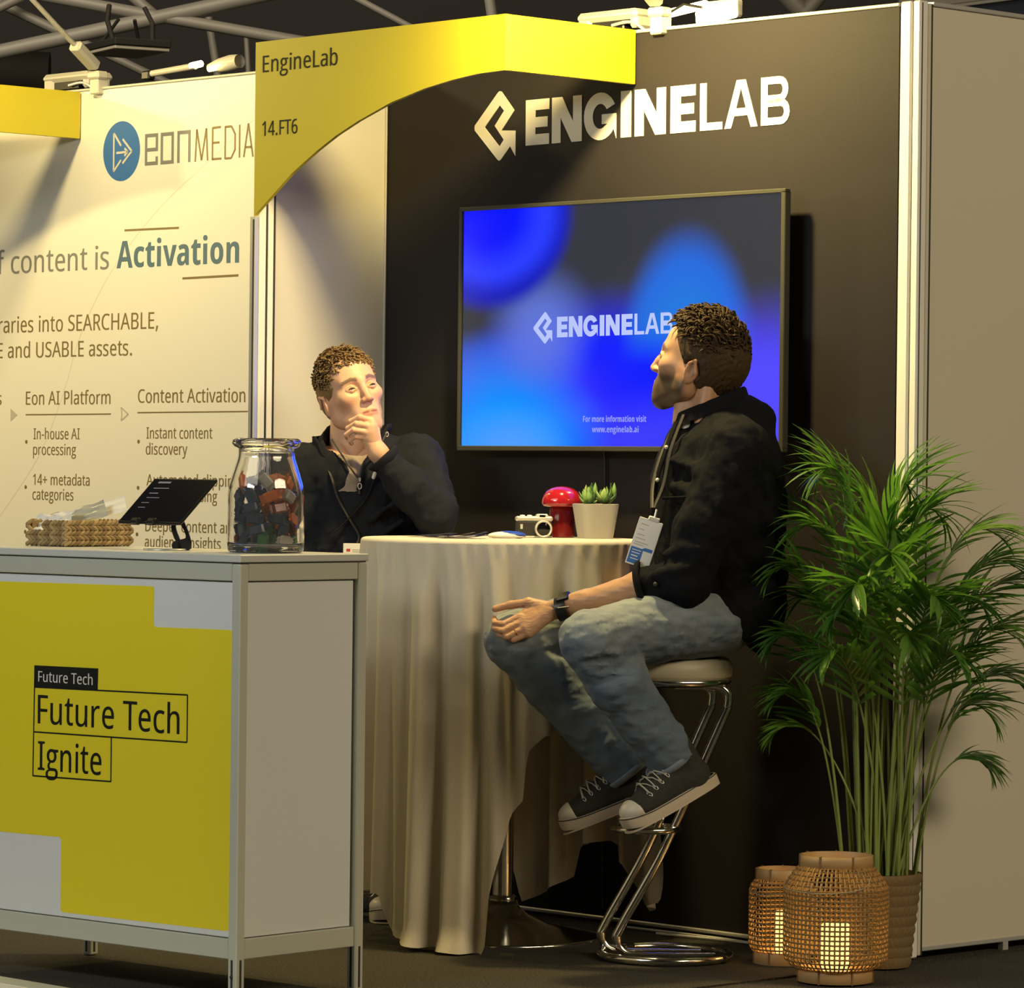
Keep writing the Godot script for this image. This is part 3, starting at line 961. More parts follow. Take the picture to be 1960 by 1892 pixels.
# ---------------------------------------------------------------- arm floodlights clamped to the tops of the walls
func arm_floodlight(at: Vector3, head: Vector3, label: String) -> void:
	var o := thing("arm_floodlight", label, "spotlight", at, "white arm floodlights clamped on the walls")
	var h := head - at
	var dir := h.normalized()
	part(o, "clamp", MB.new().box(Vector3(0, -0.005, 0.0), Vector3(0.045, 0.05, 0.045), 0.004).box(Vector3(0, 0.032, 0.006), Vector3(0.06, 0.026, 0.045), 0.006).mesh(), M.lamp_white)
	var b := Basis.looking_at(dir)
	part(o, "driver_box", MB.new().box(Vector3(0, 0.062, 0.02) + dir * 0.06, Vector3(0.045, 0.036, 0.13), 0.008, b).mesh(), M.lamp_white)
	part(o, "arm", MB.new().tube([Vector3(0, 0.062, 0.02) + dir * 0.11, h + Vector3(0, 0.05, 0)], 0.008, 8).mesh(), M.lamp_white)
	var hd := part(o, "lamp_head", MB.new().box(h + Vector3(0, 0.01, 0), Vector3(0.2, 0.05, 0.14), 0.012).mesh(), M.lamp_white)
	part(hd, "lamp_glass_glow", box_mesh(h + Vector3(0, -0.018, 0), Vector3(0.17, 0.006, 0.11), 0.002), M.lamp_glow)

func wall_lamp(at: Vector3, label: String, lit: bool) -> void:
	var o := thing("wall_floodlight", label, "spotlight", at, "floodlights of the stands behind, seen over the walls")
	if lit:
		part(o, "housing", MB.new().box(Vector3(0.0, 0.045, -0.03), Vector3(0.15, 0.05, 0.03), 0.006).mesh(), M.lamp_white)
		part(o, "lamp_glass_glow", MB.new().box(Vector3(0.01, 0.03, -0.005), Vector3(0.15, 0.045, 0.02), 0.006, Basis(Vector3.FORWARD, -0.12)).mesh(), M.lamp_glow)
		part(o, "lamp_bar_glow", MB.new().box(Vector3(-0.12, 0.055, -0.02), Vector3(0.16, 0.022, 0.02), 0.004, Basis(Vector3.FORWARD, -0.1)).mesh(), M.lamp_glow)
		part(o, "lamp_end", MB.new().box(Vector3(-0.215, 0.05, -0.02), Vector3(0.04, 0.05, 0.03), 0.006).mesh(), M.black_plastic)
		part(o, "guard_bar", MB.new().tube([Vector3(-0.2, 0.035, 0.0), Vector3(-0.1, 0.065, 0.01), Vector3(-0.03, 0.05, 0.01)], 0.004, 6).mesh(), M.black_plastic)
	else:
		part(o, "bar", MB.new().tube([Vector3(-0.22, 0.035, 0), Vector3(0.0, 0.045, 0)], 0.011, 8).mesh(), M.lamp_white)
		part(o, "bulb_glow", MB.new().tube([Vector3(-0.02, 0.046, 0.002), Vector3(0.03, 0.05, 0.002)], 0.011, 8).mesh(), M.lamp_glow)
		part(o, "bulb_glow", MB.new().tube([Vector3(0.07, 0.03, 0.002), Vector3(0.1, 0.032, 0.002)], 0.009, 8).mesh(), M.lamp_glow)
		part(o, "shade", MB.new().lathe([V(0.012, -0.05), V(0.022, 0.0), V(0.026, 0.06), V(0.022, 0.1)], 20, Transform3D(Basis(Vector3.FORWARD, 1.5), Vector3(0.07, 0.045, -0.04))).mesh(), M.lamp_white)
		part(o, "socket", MB.new().box(Vector3(-0.24, 0.03, 0), Vector3(0.04, 0.03, 0.03), 0.005).mesh(), M.black_plastic)

func lamp_case(at: Vector3, label: String) -> void:
	var o := thing("floodlight_case", label, "spotlight", at, "white floodlight cases behind the fascia ends")
	part(o, "case", MB.new().box(Vector3(0, 0.06, 0), Vector3(0.24, 0.03, 0.12), 0.012).box(Vector3(-0.09, 0.03, 0), Vector3(0.06, 0.07, 0.11), 0.012).mesh(), M.lamp_white)
	part(o, "case_end", MB.new().box(Vector3(0.1, 0.045, 0), Vector3(0.03, 0.05, 0.1), 0.008).mesh(), M.lamp_white)
	part(o, "opening", MB.new().box(Vector3(0.0, 0.032, 0.0), Vector3(0.13, 0.03, 0.1), 0.004).mesh(), M.black_plastic)
	part(o, "cable", MB.new().tube(smooth([Vector3(0.03, 0.03, 0.06), Vector3(0.1, 0.035, 0.05), Vector3(0.15, 0.0, 0.03), Vector3(0.22, -0.03, 0.02)], 4), 0.005, 6).mesh(), M.aluminium)

func spot_lamps() -> void:
	arm_floodlight(Vector3(-0.87, 2.515, 0.0), LAMP, "white arm floodlight clamped to the black wall's top right of the yellow board")
	arm_floodlight(Vector3(-3.4, 2.505, 0.0), LAMP_NEXT, "white arm floodlight clamped to the cream wall's top at left")
	wall_lamp(Vector3(-0.72, 2.505, -0.05), "glaring white floodlight behind the black wall's top edge", true)
	wall_lamp(Vector3(-2.98, 2.5, -0.06), "slim floodlight with two bright bulbs over the cream wall", false)
	lamp_case(Vector3(-1.12, 2.5, -0.09), "white floodlight case with dark opening behind the yellow board's right end")
	lamp_case(Vector3(-3.63, 2.49, -0.09), "white floodlight case with dark opening above the cream wall at far left")

func extra_materials() -> void:
	mat("counter_top", lin(0.55, 0.56, 0.54), 0.4)
	mat("counter_white", lin(0.68, 0.7, 0.72), 0.5)
	var g := mat("jar_glass", Color(1, 1, 1, 0.02), 0.0)
	g.transparency = BaseMaterial3D.TRANSPARENCY_ALPHA
	g.refraction_enabled = true
	g.refraction_scale = 0.05
	for p in [["wrap_orange", lin(0.5, 0.13, 0.02)], ["wrap_navy", lin(0.02, 0.035, 0.065)], ["wrap_green", lin(0.02, 0.12, 0.03)], ["wrap_silver", lin(0.36, 0.34, 0.3)], ["wrap_maroon", lin(0.16, 0.025, 0.015)]]:
		mat(p[0], p[1], 0.32)
	for k in 3:
		mat("straw_%d" % k, lin(0.37 - 0.08 * k, 0.26 - 0.06 * k, 0.115 - 0.028 * k), 0.7)
	mat("paper", lin(0.72, 0.7, 0.66), 0.6)
	mat("grey_wrap", lin(0.35, 0.36, 0.33), 0.35)
	mat("tablet_glass", lin(0.006, 0.007, 0.012), 0.18)
	var s := mat("tablet_text_glow", lin(0.1, 0.1, 0.12), 0.4)
	s.emission_enabled = true
	s.emission = Color(0.32, 0.33, 0.4)
	s.emission_energy_multiplier = 0.8
	mat("cloth", lin(0.6, 0.55, 0.45), 0.85)
	M.cloth.backlight_enabled = true
	M.cloth.backlight = Color(0.2, 0.19, 0.16)
	M.cloth.normal_enabled = true
	M.cloth.normal_texture = noise_tex(256, 0.3, 4, 2, 0, 1, 2.0)
	M.cloth.uv1_triplanar = true
	M.cloth.uv1_scale = Vector3.ONE * 9.0
	mat("red_gloss", lin(0.36, 0.012, 0.022), 0.12)
	M.red_gloss.clearcoat_enabled = true
	M.red_gloss.clearcoat = 1.0
	M.red_gloss.clearcoat_roughness = 0.06
	mat("red_stem", lin(0.17, 0.01, 0.012), 0.15)
	mat("silver", lin(0.72, 0.7, 0.64), 0.3, 0.5)
	mat("leatherette", lin(0.02, 0.018, 0.016), 0.7)
	mat("lens", lin(0.005, 0.005, 0.006), 0.08)
	bumped(mat("concrete", lin(0.42, 0.4, 0.34), 0.8), 12.0, 0.1, 1.0, 8)
	mat("soil", lin(0.03, 0.022, 0.015), 0.95)
	for k in 3:
		mat("succulent_%d" % k, [lin(0.3, 0.42, 0.12), lin(0.18, 0.33, 0.08), lin(0.1, 0.2, 0.06)][k], 0.45)
	mat("mouse_blue", lin(0.02, 0.06, 0.32), 0.3)
	mat("brochure", lin(0.03, 0.028, 0.027), 0.35)
	mat("seat_leather", lin(0.55, 0.5, 0.38), 0.45)
	for k in 3:
		mat("rattan_%d" % k, [lin(0.34, 0.2, 0.065), lin(0.24, 0.135, 0.04), lin(0.4, 0.25, 0.1)][k], 0.6)
	mat("bamboo", lin(0.45, 0.28, 0.12), 0.5)
	mat("tie", lin(0.22, 0.12, 0.04), 0.7)
	bumped(mat("seagrass", lin(0.2, 0.135, 0.06), 0.85), 40.0, 0.2, 6.0, 12)
	var c := mat("candle_glow", lin(0.8, 0.7, 0.5), 0.5)
	c.emission_enabled = true
	c.emission = Color(1.0, 0.84, 0.5)
	c.emission_energy_multiplier = 1.6
	for k in 3:
		var l := mat("palm_leaf_%d" % k, [lin(0.065, 0.15, 0.022), lin(0.1, 0.19, 0.03), lin(0.04, 0.1, 0.025)][k], 0.32)
		l.backlight_enabled = true
		l.backlight = lin(0.12, 0.3, 0.03)
	mat("palm_stem", lin(0.2, 0.26, 0.06), 0.5)
	mat("wire", lin(0.3, 0.26, 0.2), 0.5, 0.3)
	mat("white_cable", lin(0.5, 0.5, 0.48), 0.5)
	people_materials()

# corners of an outline rounded off
func rounded(p: Array, r: float, steps := 4) -> Array:
	var out := []
	for k in p.size():
		var a: Vector2 = p[(k - 1 + p.size()) % p.size()]
		var b: Vector2 = p[k]
		var d: Vector2 = p[(k + 1) % p.size()]
		var s := b + (a - b).normalized() * r
		var e := b + (d - b).normalized() * r
		for j in steps + 1:
			var t := float(j) / steps
			out.append(s.lerp(b, t).lerp(b.lerp(e, t), t))
	return out

const COUNTER := Vector3(-0.3745, 0.0, 1.9098)
const COUNTER_TURN := 0.0737
const COUNTER_TOP := 1.064

func counter() -> void:
	var o := thing("reception_counter", "white framed reception counter with a yellow printed front, lower left", "counter", COUNTER, "", COUNTER_TURN)
	var w := 0.985
	var d := 0.43
	part(o, "top_board", box_mesh(Vector3(-w / 2, COUNTER_TOP - 0.009, -d / 2), Vector3(w + 0.004, 0.018, d + 0.004), 0.002), M.counter_top)
	part(o, "top_shadow_gap", box_mesh(Vector3(-w / 2, COUNTER_TOP - 0.0195, -d / 2), Vector3(w - 0.006, 0.003, d - 0.006)), M.groove)
	for p in [Vector2(-0.0145, -0.0145), Vector2(-w + 0.0145, -0.0145), Vector2(-0.0145, -d + 0.0145), Vector2(-w + 0.0145, -d + 0.0145)]:
		var leg := part(o, "post", MB.new().box(Vector3(p.x, COUNTER_TOP / 2 - 0.01, p.y), Vector3(0.029, COUNTER_TOP - 0.024, 0.029), 0.003).mesh(), M.frame_metal)
		part(leg, "slot", MB.new().box(Vector3(p.x, 0.06, p.y), Vector3(0.007, 0.1, 0.0296)).box(Vector3(p.x, 0.06, p.y), Vector3(0.0296, 0.1, 0.007)).mesh(), M.groove)
	for s in [[COUNTER_TOP - 0.041, 0.042], [0.134, 0.048]]:
		for z in [-0.013, -d + 0.013]:
			part(o, "rail", box_mesh(Vector3(-w / 2, s[0], z), Vector3(w - 0.06, s[1], 0.02), 0.002), M.frame_metal)
		for x in [-0.013, -w + 0.013]:
			part(o, "rail", box_mesh(Vector3(x, s[0], -d / 2), Vector3(0.02, s[1], d - 0.06), 0.002), M.frame_metal)
	var h := COUNTER_TOP - 0.062 - 0.158
	var fp := part(o, "front_panel", box_mesh(Vector3(-w / 2, 0.158 + h / 2, -0.017), Vector3(w - 0.062, h - 0.004, 0.008), 0.001), M.counter_white)
	for x in [-0.017, -w + 0.017]:
		part(o, "end_panel", box_mesh(Vector3(x, 0.158 + h / 2, -d / 2 + 0.003), Vector3(0.008, h - 0.004, d - 0.066), 0.001), M.counter_white)
	part(o, "back_panel", box_mesh(Vector3(-w / 2, 0.158 + h / 2, -d + 0.017), Vector3(w - 0.062, h, 0.008)), M.counter_white)
	part(o, "bottom_board", box_mesh(Vector3(-w / 2, 0.15, -d / 2), Vector3(w - 0.05, 0.01, d - 0.05)), M.counter_white)
	part(o, "screw", MB.new().lathe([V(0.0, 0.0), V(0.004, 0.0), V(0.004, 0.003), V(0.0, 0.004)], 12, Transform3D(Basis(Vector3.RIGHT, PI / 2), Vector3(-0.0145, 0.07, 0.0))).mesh(), M.groove)
	var z := -0.013
	var shape := rounded([V(-0.95, 0.352), V(-0.634, 0.355), V(-0.634, 0.171), V(-0.039, 0.175), V(-0.037, 0.886), V(-0.309, 0.884), V(-0.309, 0.982), V(-0.95, 0.978)], 0.01)
	part(fp, "yellow_print", MB.new().prism(shape, 0.0006, moved(Vector3(0, 0, z))).mesh(), M.yellow_print)
	z += 0.0006
	flat(fp, "title_box", [V(-0.738, 0.721), V(-0.506, 0.724), V(-0.505, 0.776), V(-0.738, 0.774)], z, M.ink)
	for s in [[V(-0.74, 0.72), V(-0.188, 0.726)], [V(-0.188, 0.726), V(-0.188, 0.613)], [V(-0.188, 0.613), V(-0.74, 0.609)], [V(-0.738, 0.774), V(-0.741, 0.499)], [V(-0.741, 0.5), V(-0.455, 0.503)], [V(-0.455, 0.503), V(-0.455, 0.612)]]:
		bar(fp, s[0], s[1], 0.0035, z, M.ink, "outline")
	write(fp, "lettering", "Future Tech", Vector3(-0.724, 0.7345, z + 0.0006), 0.2, 0.026, M.paper)
	write(fp, "lettering", "Future Tech", Vector3(-0.725, 0.631, z), 0.51, 0.071, M.ink)
	write(fp, "lettering", "Ignite", Vector3(-0.723, 0.516, z), 0.233, 0.071, M.ink)

# a lens-shaped twist of straw lying along x
func strand(length: float, thick: float, high: float) -> ArrayMesh:
	var rows := []
	for k in 5:
		var t := k / 4.0
		var r := sin(PI * (0.08 + 0.84 * t))
		var row := PackedVector3Array()
		for s in 6:
			var a := TAU * s / 6
			row.append(Vector3((t - 0.5) * length, cos(a) * high * r, sin(a) * thick * r))
		rows.append(row)
	return MB.new().grid(rows, true, true).mesh()

func counter_things() -> void:
	# glass jar of wrapped chocolates
	var jar_at := Vector3(-0.553, COUNTER_TOP, 1.682)
	var jar := thing("glass_jar", "clear glass storage jar with thick rim filled with wrapped chocolates", "jar", jar_at)
	part(jar, "glass", MB.new().lathe([V(0.0005, 0.0), V(0.085, 0.0), V(0.092, 0.006), V(0.0935, 0.02), V(0.0935, 0.14), V(0.0905, 0.163), V(0.079, 0.2), V(0.07, 0.228), V(0.068, 0.24), V(0.068, 0.252), V(0.079, 0.257), V(0.084, 0.264), V(0.083, 0.272), V(0.076, 0.277), V(0.068, 0.276),
		V(0.063, 0.27), V(0.063, 0.24), V(0.0645, 0.228), V(0.0735, 0.2), V(0.085, 0.163), V(0.0885, 0.14), V(0.0885, 0.026), V(0.084, 0.016), V(0.0005, 0.013)], 56).mesh(), M.jar_glass)
	var rng := RandomNumberGenerator.new()
	rng.seed = 7
	var candy := candy_mesh()
	var kinds := [["wrap_navy", "navy foil wrapped chocolate in the glass jar"], ["wrap_orange", "orange foil wrapped chocolate in the glass jar"], ["wrap_green", "green foil wrapped chocolate in the glass jar"], ["wrap_silver", "silver grey wrapped chocolate in the glass jar"], ["wrap_maroon", "dark red wrapped chocolate in the glass jar"]]
	var protos := []
	for k in kinds:
		protos.append(null)
	var count := 0
	for layer in 6:
		var y := 0.03 + layer * 0.0265
		var outer := 8 if layer < 5 else 5
		for k in outer + 3:
			var ring_r := 0.0695 if k < outer else 0.028
			if layer == 5:
				ring_r *= 0.85
			var a := TAU * (k / float(outer) if k < outer else (k - outer) / 3.0) + layer * 0.9 + rng.randf_range(-0.12, 0.12)
			var high := rng.randf_range(0.0, 0.014) if layer == 5 else 0.0
			var pick: int = [0, 1, 0, 3, 0, 1, 4, 0, 1, 2, 0, 4, 3, 0, 1, 0][rng.randi_range(0, 15)]
			if layer >= 4 and rng.randf() < 0.35:
				pick = 1
			if layer == 0 and rng.randf() < 0.3:
				pick = 2
			var o: MeshInstance3D
			if protos[pick] == null:
				o = part(self, "wrapped_chocolate", candy, M[kinds[pick][0]])
				protos[pick] = o
			else:
				o = protos[pick].duplicate()
				o.name = numbered(self, "wrapped_chocolate")
				add_child(o, true)
			tag(o, kinds[pick][1], "chocolate", "wrapped chocolates in the glass jar")
			var b := Basis(Vector3.UP, -a + PI / 2) * Basis(Vector3.RIGHT, rng.randf_range(-0.3, 0.3)) * Basis(Vector3.BACK, rng.randf_range(-0.5, 0.5) + (PI / 2 if rng.randf() < 0.3 else 0.0))
			if layer == 5:
				b = b * Basis(Vector3.BACK, rng.randf_range(-0.6, 0.6))
			o.transform = Transform3D(b, jar_at + Vector3(cos(a) * ring_r, y + high, sin(a) * ring_r))
			count += 1
	# straw tray
	var tray := thing("straw_tray", "braided straw tray with a notched handle holding packets, left on the counter", "basket", Vector3(-1.222, COUNTER_TOP + 0.002, 1.775), "", COUNTER_TURN)
	var tw := 0.15
	var td := 0.225
	var th := 0.064
	var c0 := Vector3(-tw / 2, 0, -td / 2)   # near right corner at the origin
	var lining := MB.new()
	lining.box(Vector3(-tw / 2, 0.006, -td / 2), Vector3(tw - 0.012, 0.008, td - 0.012))
	lining.box(Vector3(-0.008, 0.034, -td / 2), Vector3(0.006, 0.056, td - 0.016)).box(Vector3(-tw + 0.008, 0.034, -td / 2), Vector3(0.006, 0.056, td - 0.016))
	lining.box(Vector3(-tw / 2, 0.019, -0.008), Vector3(tw - 0.016, 0.028, 0.006)).box(Vector3(-tw / 2, 0.034, -td + 0.008), Vector3(tw - 0.016, 0.056, 0.006))
	part(tray, "lining", lining.mesh(), M.straw_2)
	var twists := [strand(0.03, 0.0055, 0.0065), strand(0.027, 0.006, 0.0058)]
	var hidden := MB.new()
	for row in 5:
		var y := 0.0075 + row * 0.0125
		for side in 4:
			var along := tw if side % 2 == 0 else td
			var m := int(along / 0.0145)
			for k in m:
				var t := (k + 0.5) / m * along
				if side == 0 and row >= 3 and t > 0.02 and t < 0.062:
					continue   # the handle notch in the front
				var tilt := 0.5 if row % 2 == 0 else -0.5
				var at: Vector3
				var b: Basis
				if side == 0:
					at = Vector3(-tw + t, y, -0.001)
					b = Basis(Vector3.BACK, tilt)
				elif side == 1:
					at = Vector3(-0.001, y, -t)
					b = Basis(Vector3.UP, PI / 2) * Basis(Vector3.BACK, tilt)
				elif side == 2:
					at = Vector3(-tw + t, y, -td + 0.001)
					b = Basis(Vector3.BACK, tilt)
				else:
					at = Vector3(-tw + 0.001, y, -t)
					b = Basis(Vector3.UP, PI / 2) * Basis(Vector3.BACK, tilt)
				if side < 2:
					part(tray, "straw_twist", twists[k % 2], M["straw_%d" % ((k * 7 + row * 3) % 3)], Transform3D(b, at))
				else:
					hidden.box(at, Vector3(0.026, 0.011, 0.009), 0.003, b)
	var hm := part(tray, "far_weave", hidden.mesh(), M.straw_1)
	hm.set_meta("kind", "stuff")
	var sheets := [["clear_packet", "crumpled clear packet lying over the front of the straw tray", "packet", M.paper, Vector3(-0.1, 0.062, -0.04), 0.12, 0.07, 0.3, 0.009, 0.1],
		["grey_packet", "grey green packet sticking out of the middle of the straw tray", "packet", M.grey_wrap, Vector3(-0.07, 0.078, -0.105), 0.14, 0.06, 0.9, 0.006, 0.22],
		["paper_leaflet", "pale leaflet standing out of the back of the straw tray", "leaflet", M.paper, Vector3(-0.07, 0.084, -0.17), 0.15, 0.06, 0.75, 0.003, 0.3]]
	for s in sheets:
		var rows := []
		for r in 9:
			var row := PackedVector3Array()
			for k in 11:
				var u: float = (k / 10.0 - 0.5) * s[5]
				var w: float = (r / 8.0 - 0.5) * s[6]
				row.append(Vector3(u, s[8] * (sin(k * 1.3 + r * 0.7) * 0.5 + cos(r * 1.9 - k * 0.6) * 0.4) + 0.08 * u, w))
			rows.append(row)
		var mb := MB.new().grid(rows, false, true)
		var o := part(self, s[0], mb.mesh(), s[3], Transform3D(Basis(Vector3.UP, COUNTER_TURN + s[7]) * Basis(Vector3.BACK, s[9]) * Basis(Vector3.RIGHT, 0.65), tray.position + Basis(Vector3.UP, COUNTER_TURN) * s[4]))
		tag(o, s[1], s[2])
	# tablet on its stand, turned to the counter's front
	var stand := thing("tablet_stand", "black tablet stand with an oval hole in its arm on a silver base plate", "stand", Vector3(-0.857, COUNTER_TOP, 1.745), "", VIEW_TURN)
	part(stand, "base_plate", MB.new().lathe([V(0.0005, 0.0), V(0.056, 0.0), V(0.057, 0.002), V(0.055, 0.0045), V(0.0005, 0.005)], 40).mesh(), M.silver)
	var left := [V(0.03, 0.008), V(0.04, 0.003), V(0.046, 0.003), V(0.046, 0.02)]
	var right := [V(0.046, 0.003), V(0.062, 0.006), V(0.06, 0.022), V(0.054, 0.04), V(0.045, 0.064), V(0.032, 0.072)]
	var arm := MB.new()
	arm.prism([V(0.03, 0.004), V(0.062, 0.004), V(0.0625, 0.02), V(0.048, 0.03), V(0.034, 0.026), V(0.029, 0.016)], 0.018, moved(Vector3(0, 0, -0.005)))
	arm.prism([V(0.029, 0.016), V(0.034, 0.026), V(0.031, 0.034), V(0.026, 0.046), V(0.023, 0.058), V(0.026, 0.07), V(0.012, 0.075), V(0.013, 0.05), V(0.02, 0.03)], 0.018, moved(Vector3(0, 0, -0.005)))
	arm.prism([V(0.0625, 0.02), V(0.055, 0.045), V(0.042, 0.075), V(0.026, 0.07), V(0.034, 0.066), V(0.044, 0.05), V(0.049, 0.036), V(0.048, 0.03)], 0.018, moved(Vector3(0, 0, -0.005)))
	part(stand, "arm", arm.mesh(), M.black_plastic)
	part(stand, "hinge", MB.new().tube([Vector3(0.027, 0.012, -0.012), Vector3(0.027, 0.012, 0.02)], 0.012, 14).tube([Vector3(0.046, 0.012, -0.012), Vector3(0.046, 0.012, 0.02)], 0.016, 14).mesh(), M.black_plastic)
	var ax := Vector3(0.1705, 0.0, 0.183).normalized()
	var ay := Vector3(0.0846, 0.11, -0.0789).normalized()
	ay = (ay - ax * ay.dot(ax)).normalized()
	var tb := Basis(ax, ay, ax.cross(ay))
	var org := Vector3(-0.0455, 0.067, 0.0)
	for x in [-0.045, 0.02]:
		part(stand, "clip", MB.new().box(org + tb * Vector3(x, 0.0, 0.004), Vector3(0.03, 0.018, 0.016), 0.004, tb).mesh(), M.black_plastic)
	part(stand, "back_plate", MB.new().box(org + tb * Vector3(0.02, 0.05, -0.012), Vector3(0.1, 0.09, 0.008), 0.003, tb).mesh(), M.black_plastic)
	var tab := thing("tablet", "black tablet showing a dark menu, tilted on the stand by the jar", "tablet", stand.position, "", VIEW_TURN)
	part(tab, "case", MB.new().box(org + tb * Vector3(0, 0.08, -0.004), Vector3(0.25, 0.161, 0.008), 0.003, tb).mesh(), M.black_plastic)
	var sc := part(tab, "screen", MB.new().box(org + tb * Vector3(0, 0.08, 0.0004), Vector3(0.238, 0.148, 0.0008), 0.0002, tb).mesh(), M.tablet_glass)
	for s in [[-0.092, 0.143, 0.05, 0.006], [-0.092, 0.122, 0.062, 0.0025], [-0.092, 0.104, 0.035, 0.003], [-0.088, 0.088, 0.05, 0.002], [-0.092, 0.07, 0.03, 0.002], [-0.09, 0.053, 0.028, 0.002]]:
		part(sc, "screen_text_line", MB.new().box(org + tb * Vector3(s[0] + s[2] / 2, s[1], 0.0011), Vector3(s[2], s[3], 0.0004), 0.0, tb).mesh(), M.tablet_text_glow)

func candy_mesh() -> ArrayMesh:
	var mb := MB.new()
	mb.box(Vector3.ZERO, Vector3(0.036, 0.026, 0.014), 0.004)
	for s in [-1.0, 1.0]:
		var rows := []
		for r in 3:
			var row := PackedVector3Array()
			for k in 7:
				row.append(Vector3(s * (0.0175 + r * 0.004), (k / 6.0 - 0.5) * (0.024 + r * 0.002), 0.0016 * r * (1 if k % 2 == 0 else -1)))
			rows.append(row)
		mb.grid(rows, false, s > 0)
	return mb.mesh()

# ---------------------------------------------------------------- bar table under a draped cloth; its own axes are turned like the view
const TABLE := Vector3(-0.997, 0.0, 0.459)
const TABLE_TOP := 1.086

func hem(deg: float) -> float:
	return table([-180, -160, -120, -90, -68, -53, -50, -47, -30, -14, -5.0, -3.5, -1, 4, 9.0, 9.8, 17, 60, 85, 92, 100, 117, 121, 126, 132, 146, 150, 165, 172, 178, 180],
		[0.3, 0.25, 0.1, 0.12, 0.14, 0.14, 0.05, 0.035, 0.012, 0.005, 0.004, 0.17, 0.24, 0.36, 0.41, 0.53, 0.575, 0.56, 0.5, 0.3, 0.09, 0.05, 0.18, 0.2, 0.24, 0.22, 0.13, 0.07, 0.05, 0.25, 0.3], deg)

func bar_table() -> void:
	var o := thing("bar_table", "round chrome bar table on a trumpet base under the cloth", "table", TABLE, "", VIEW_TURN)
	part(o, "base", MB.new().lathe([V(0.266, 0.0), V(0.268, 0.005), V(0.262, 0.009), V(0.2, 0.02), V(0.12, 0.04), V(0.07, 0.062), V(0.045, 0.085), V(0.04, 0.1), V(0.0005, 0.1)], 64, moved(Vector3(0.008, 0, 0))).mesh(), M.chrome)
	part(o, "collar", MB.new().lathe([V(0.036, 0.098), V(0.038, 0.104), V(0.036, 0.112), V(0.03, 0.116), V(0.0005, 0.116)], 32, moved(Vector3(0.008, 0, 0))).mesh(), M.chrome)
	part(o, "column", MB.new().lathe([V(0.028, 0.112), V(0.028, 1.05)], 32, moved(Vector3(0.008, 0, 0))).mesh(), M.chrome)
	part(o, "tabletop", MB.new().lathe([V(0.0005, 1.05), V(0.38, 1.05), V(0.384, 1.054), V(0.384, 1.078), V(0.38, 1.082), V(0.0005, 1.082)], 64).mesh(), M.paper)
	var cols := 300
	var rows := []
	for k in 4:
		var row := PackedVector3Array()
		for c in cols:
			var a := TAU * c / cols - PI
			row.append(Vector3(sin(a), 0, cos(a)) * (0.36 * (0.002 + k / 3.0)) + Vector3(0, TABLE_TOP, 0))
		rows.append(row)
	for k in 46:
		var row := PackedVector3Array()
		for c in cols:
			var a := TAU * c / cols - PI
			var deg := rad_to_deg(a)
			var t := k / 45.0
			var low := hem(deg)
			var y := TABLE_TOP
			var r := 0.385
			if k < 5:   # over the rounded edge
				var e := k / 4.0 * PI / 2
				r = 0.378 + 0.012 * sin(e)
				y = TABLE_TOP - 0.012 * (1.0 - cos(e))
			else:
				var s := (k - 4) / 41.0
				y = lerpf(TABLE_TOP - 0.012, low, pow(s, 0.9))
				var down := TABLE_TOP - y
				var grow := smoothstep(0.0, 0.22, down) * (0.55 + 0.6 * down)
				# soft standing folds, deeper towards the hem
				var f := 0.026 * cos(19.0 * a + 1.4 * sin(3.0 * a + 0.4) + 0.25 * down) + 0.014 * cos(31.0 * a + 2.0 * sin(2.0 * a) + 1.1) + 0.012 * cos(9.0 * a - 0.6 * down + 0.5)
				f = f - 0.55 * absf(f)
				var pinch := 0.004 * cos(57.0 * a + 3.0 * sin(5.0 * a)) * exp(-down * 9.0) * smoothstep(0.0, 0.03, down)
				var flare := 0.07 * smoothstep(25.0, 95.0, absf(deg)) * ((1.0 - 0.75 * smoothstep(105.0, 140.0, deg)) if deg > 0 else 0.25) + 0.035 * exp(-pow((deg + 12.0) / 26.0, 2.0))
				r = 0.39 + f * grow + pinch + flare * down * down
				if low < 0.03 and y < 0.05:
					r += (0.05 - y) * 0.5
			row.append(Vector3(sin(a) * r, maxf(y, 0.003), cos(a) * r))
		rows.append(row)
	var cl := part(self, "tablecloth", MB.new().grid(rows, true, true).mesh(), M.cloth, Transform3D(Basis(Vector3.UP, VIEW_TURN), TABLE))
	tag(cl, "cream cloth draped in long folds over the round bar table", "tablecloth")
	tag(part(self, "white_cable", MB.new().tube(smooth([Vector3(-0.75, 0.006, 0.1), Vector3(-0.4, 0.006, 0.06), Vector3(-0.25, 0.006, 0.16), Vector3(-0.2, 0.006, 0.2)], 6), 0.004, 6).tube(smooth([Vector3(-0.9, 0.006, 0.06), Vector3(-0.5, 0.006, 0.05), Vector3(-0.2, 0.006, 0.12)], 6), 0.004, 6).mesh(), M.white_cable), "white cables lying on the carpet along the foot of the black wall", "cable")

# places on the table top in its turned axes
func on_table(x: float, z: float) -> Vector3:
	return TABLE + Basis(Vector3.UP, VIEW_TURN) * Vector3(x, TABLE_TOP + 0.0005, z)

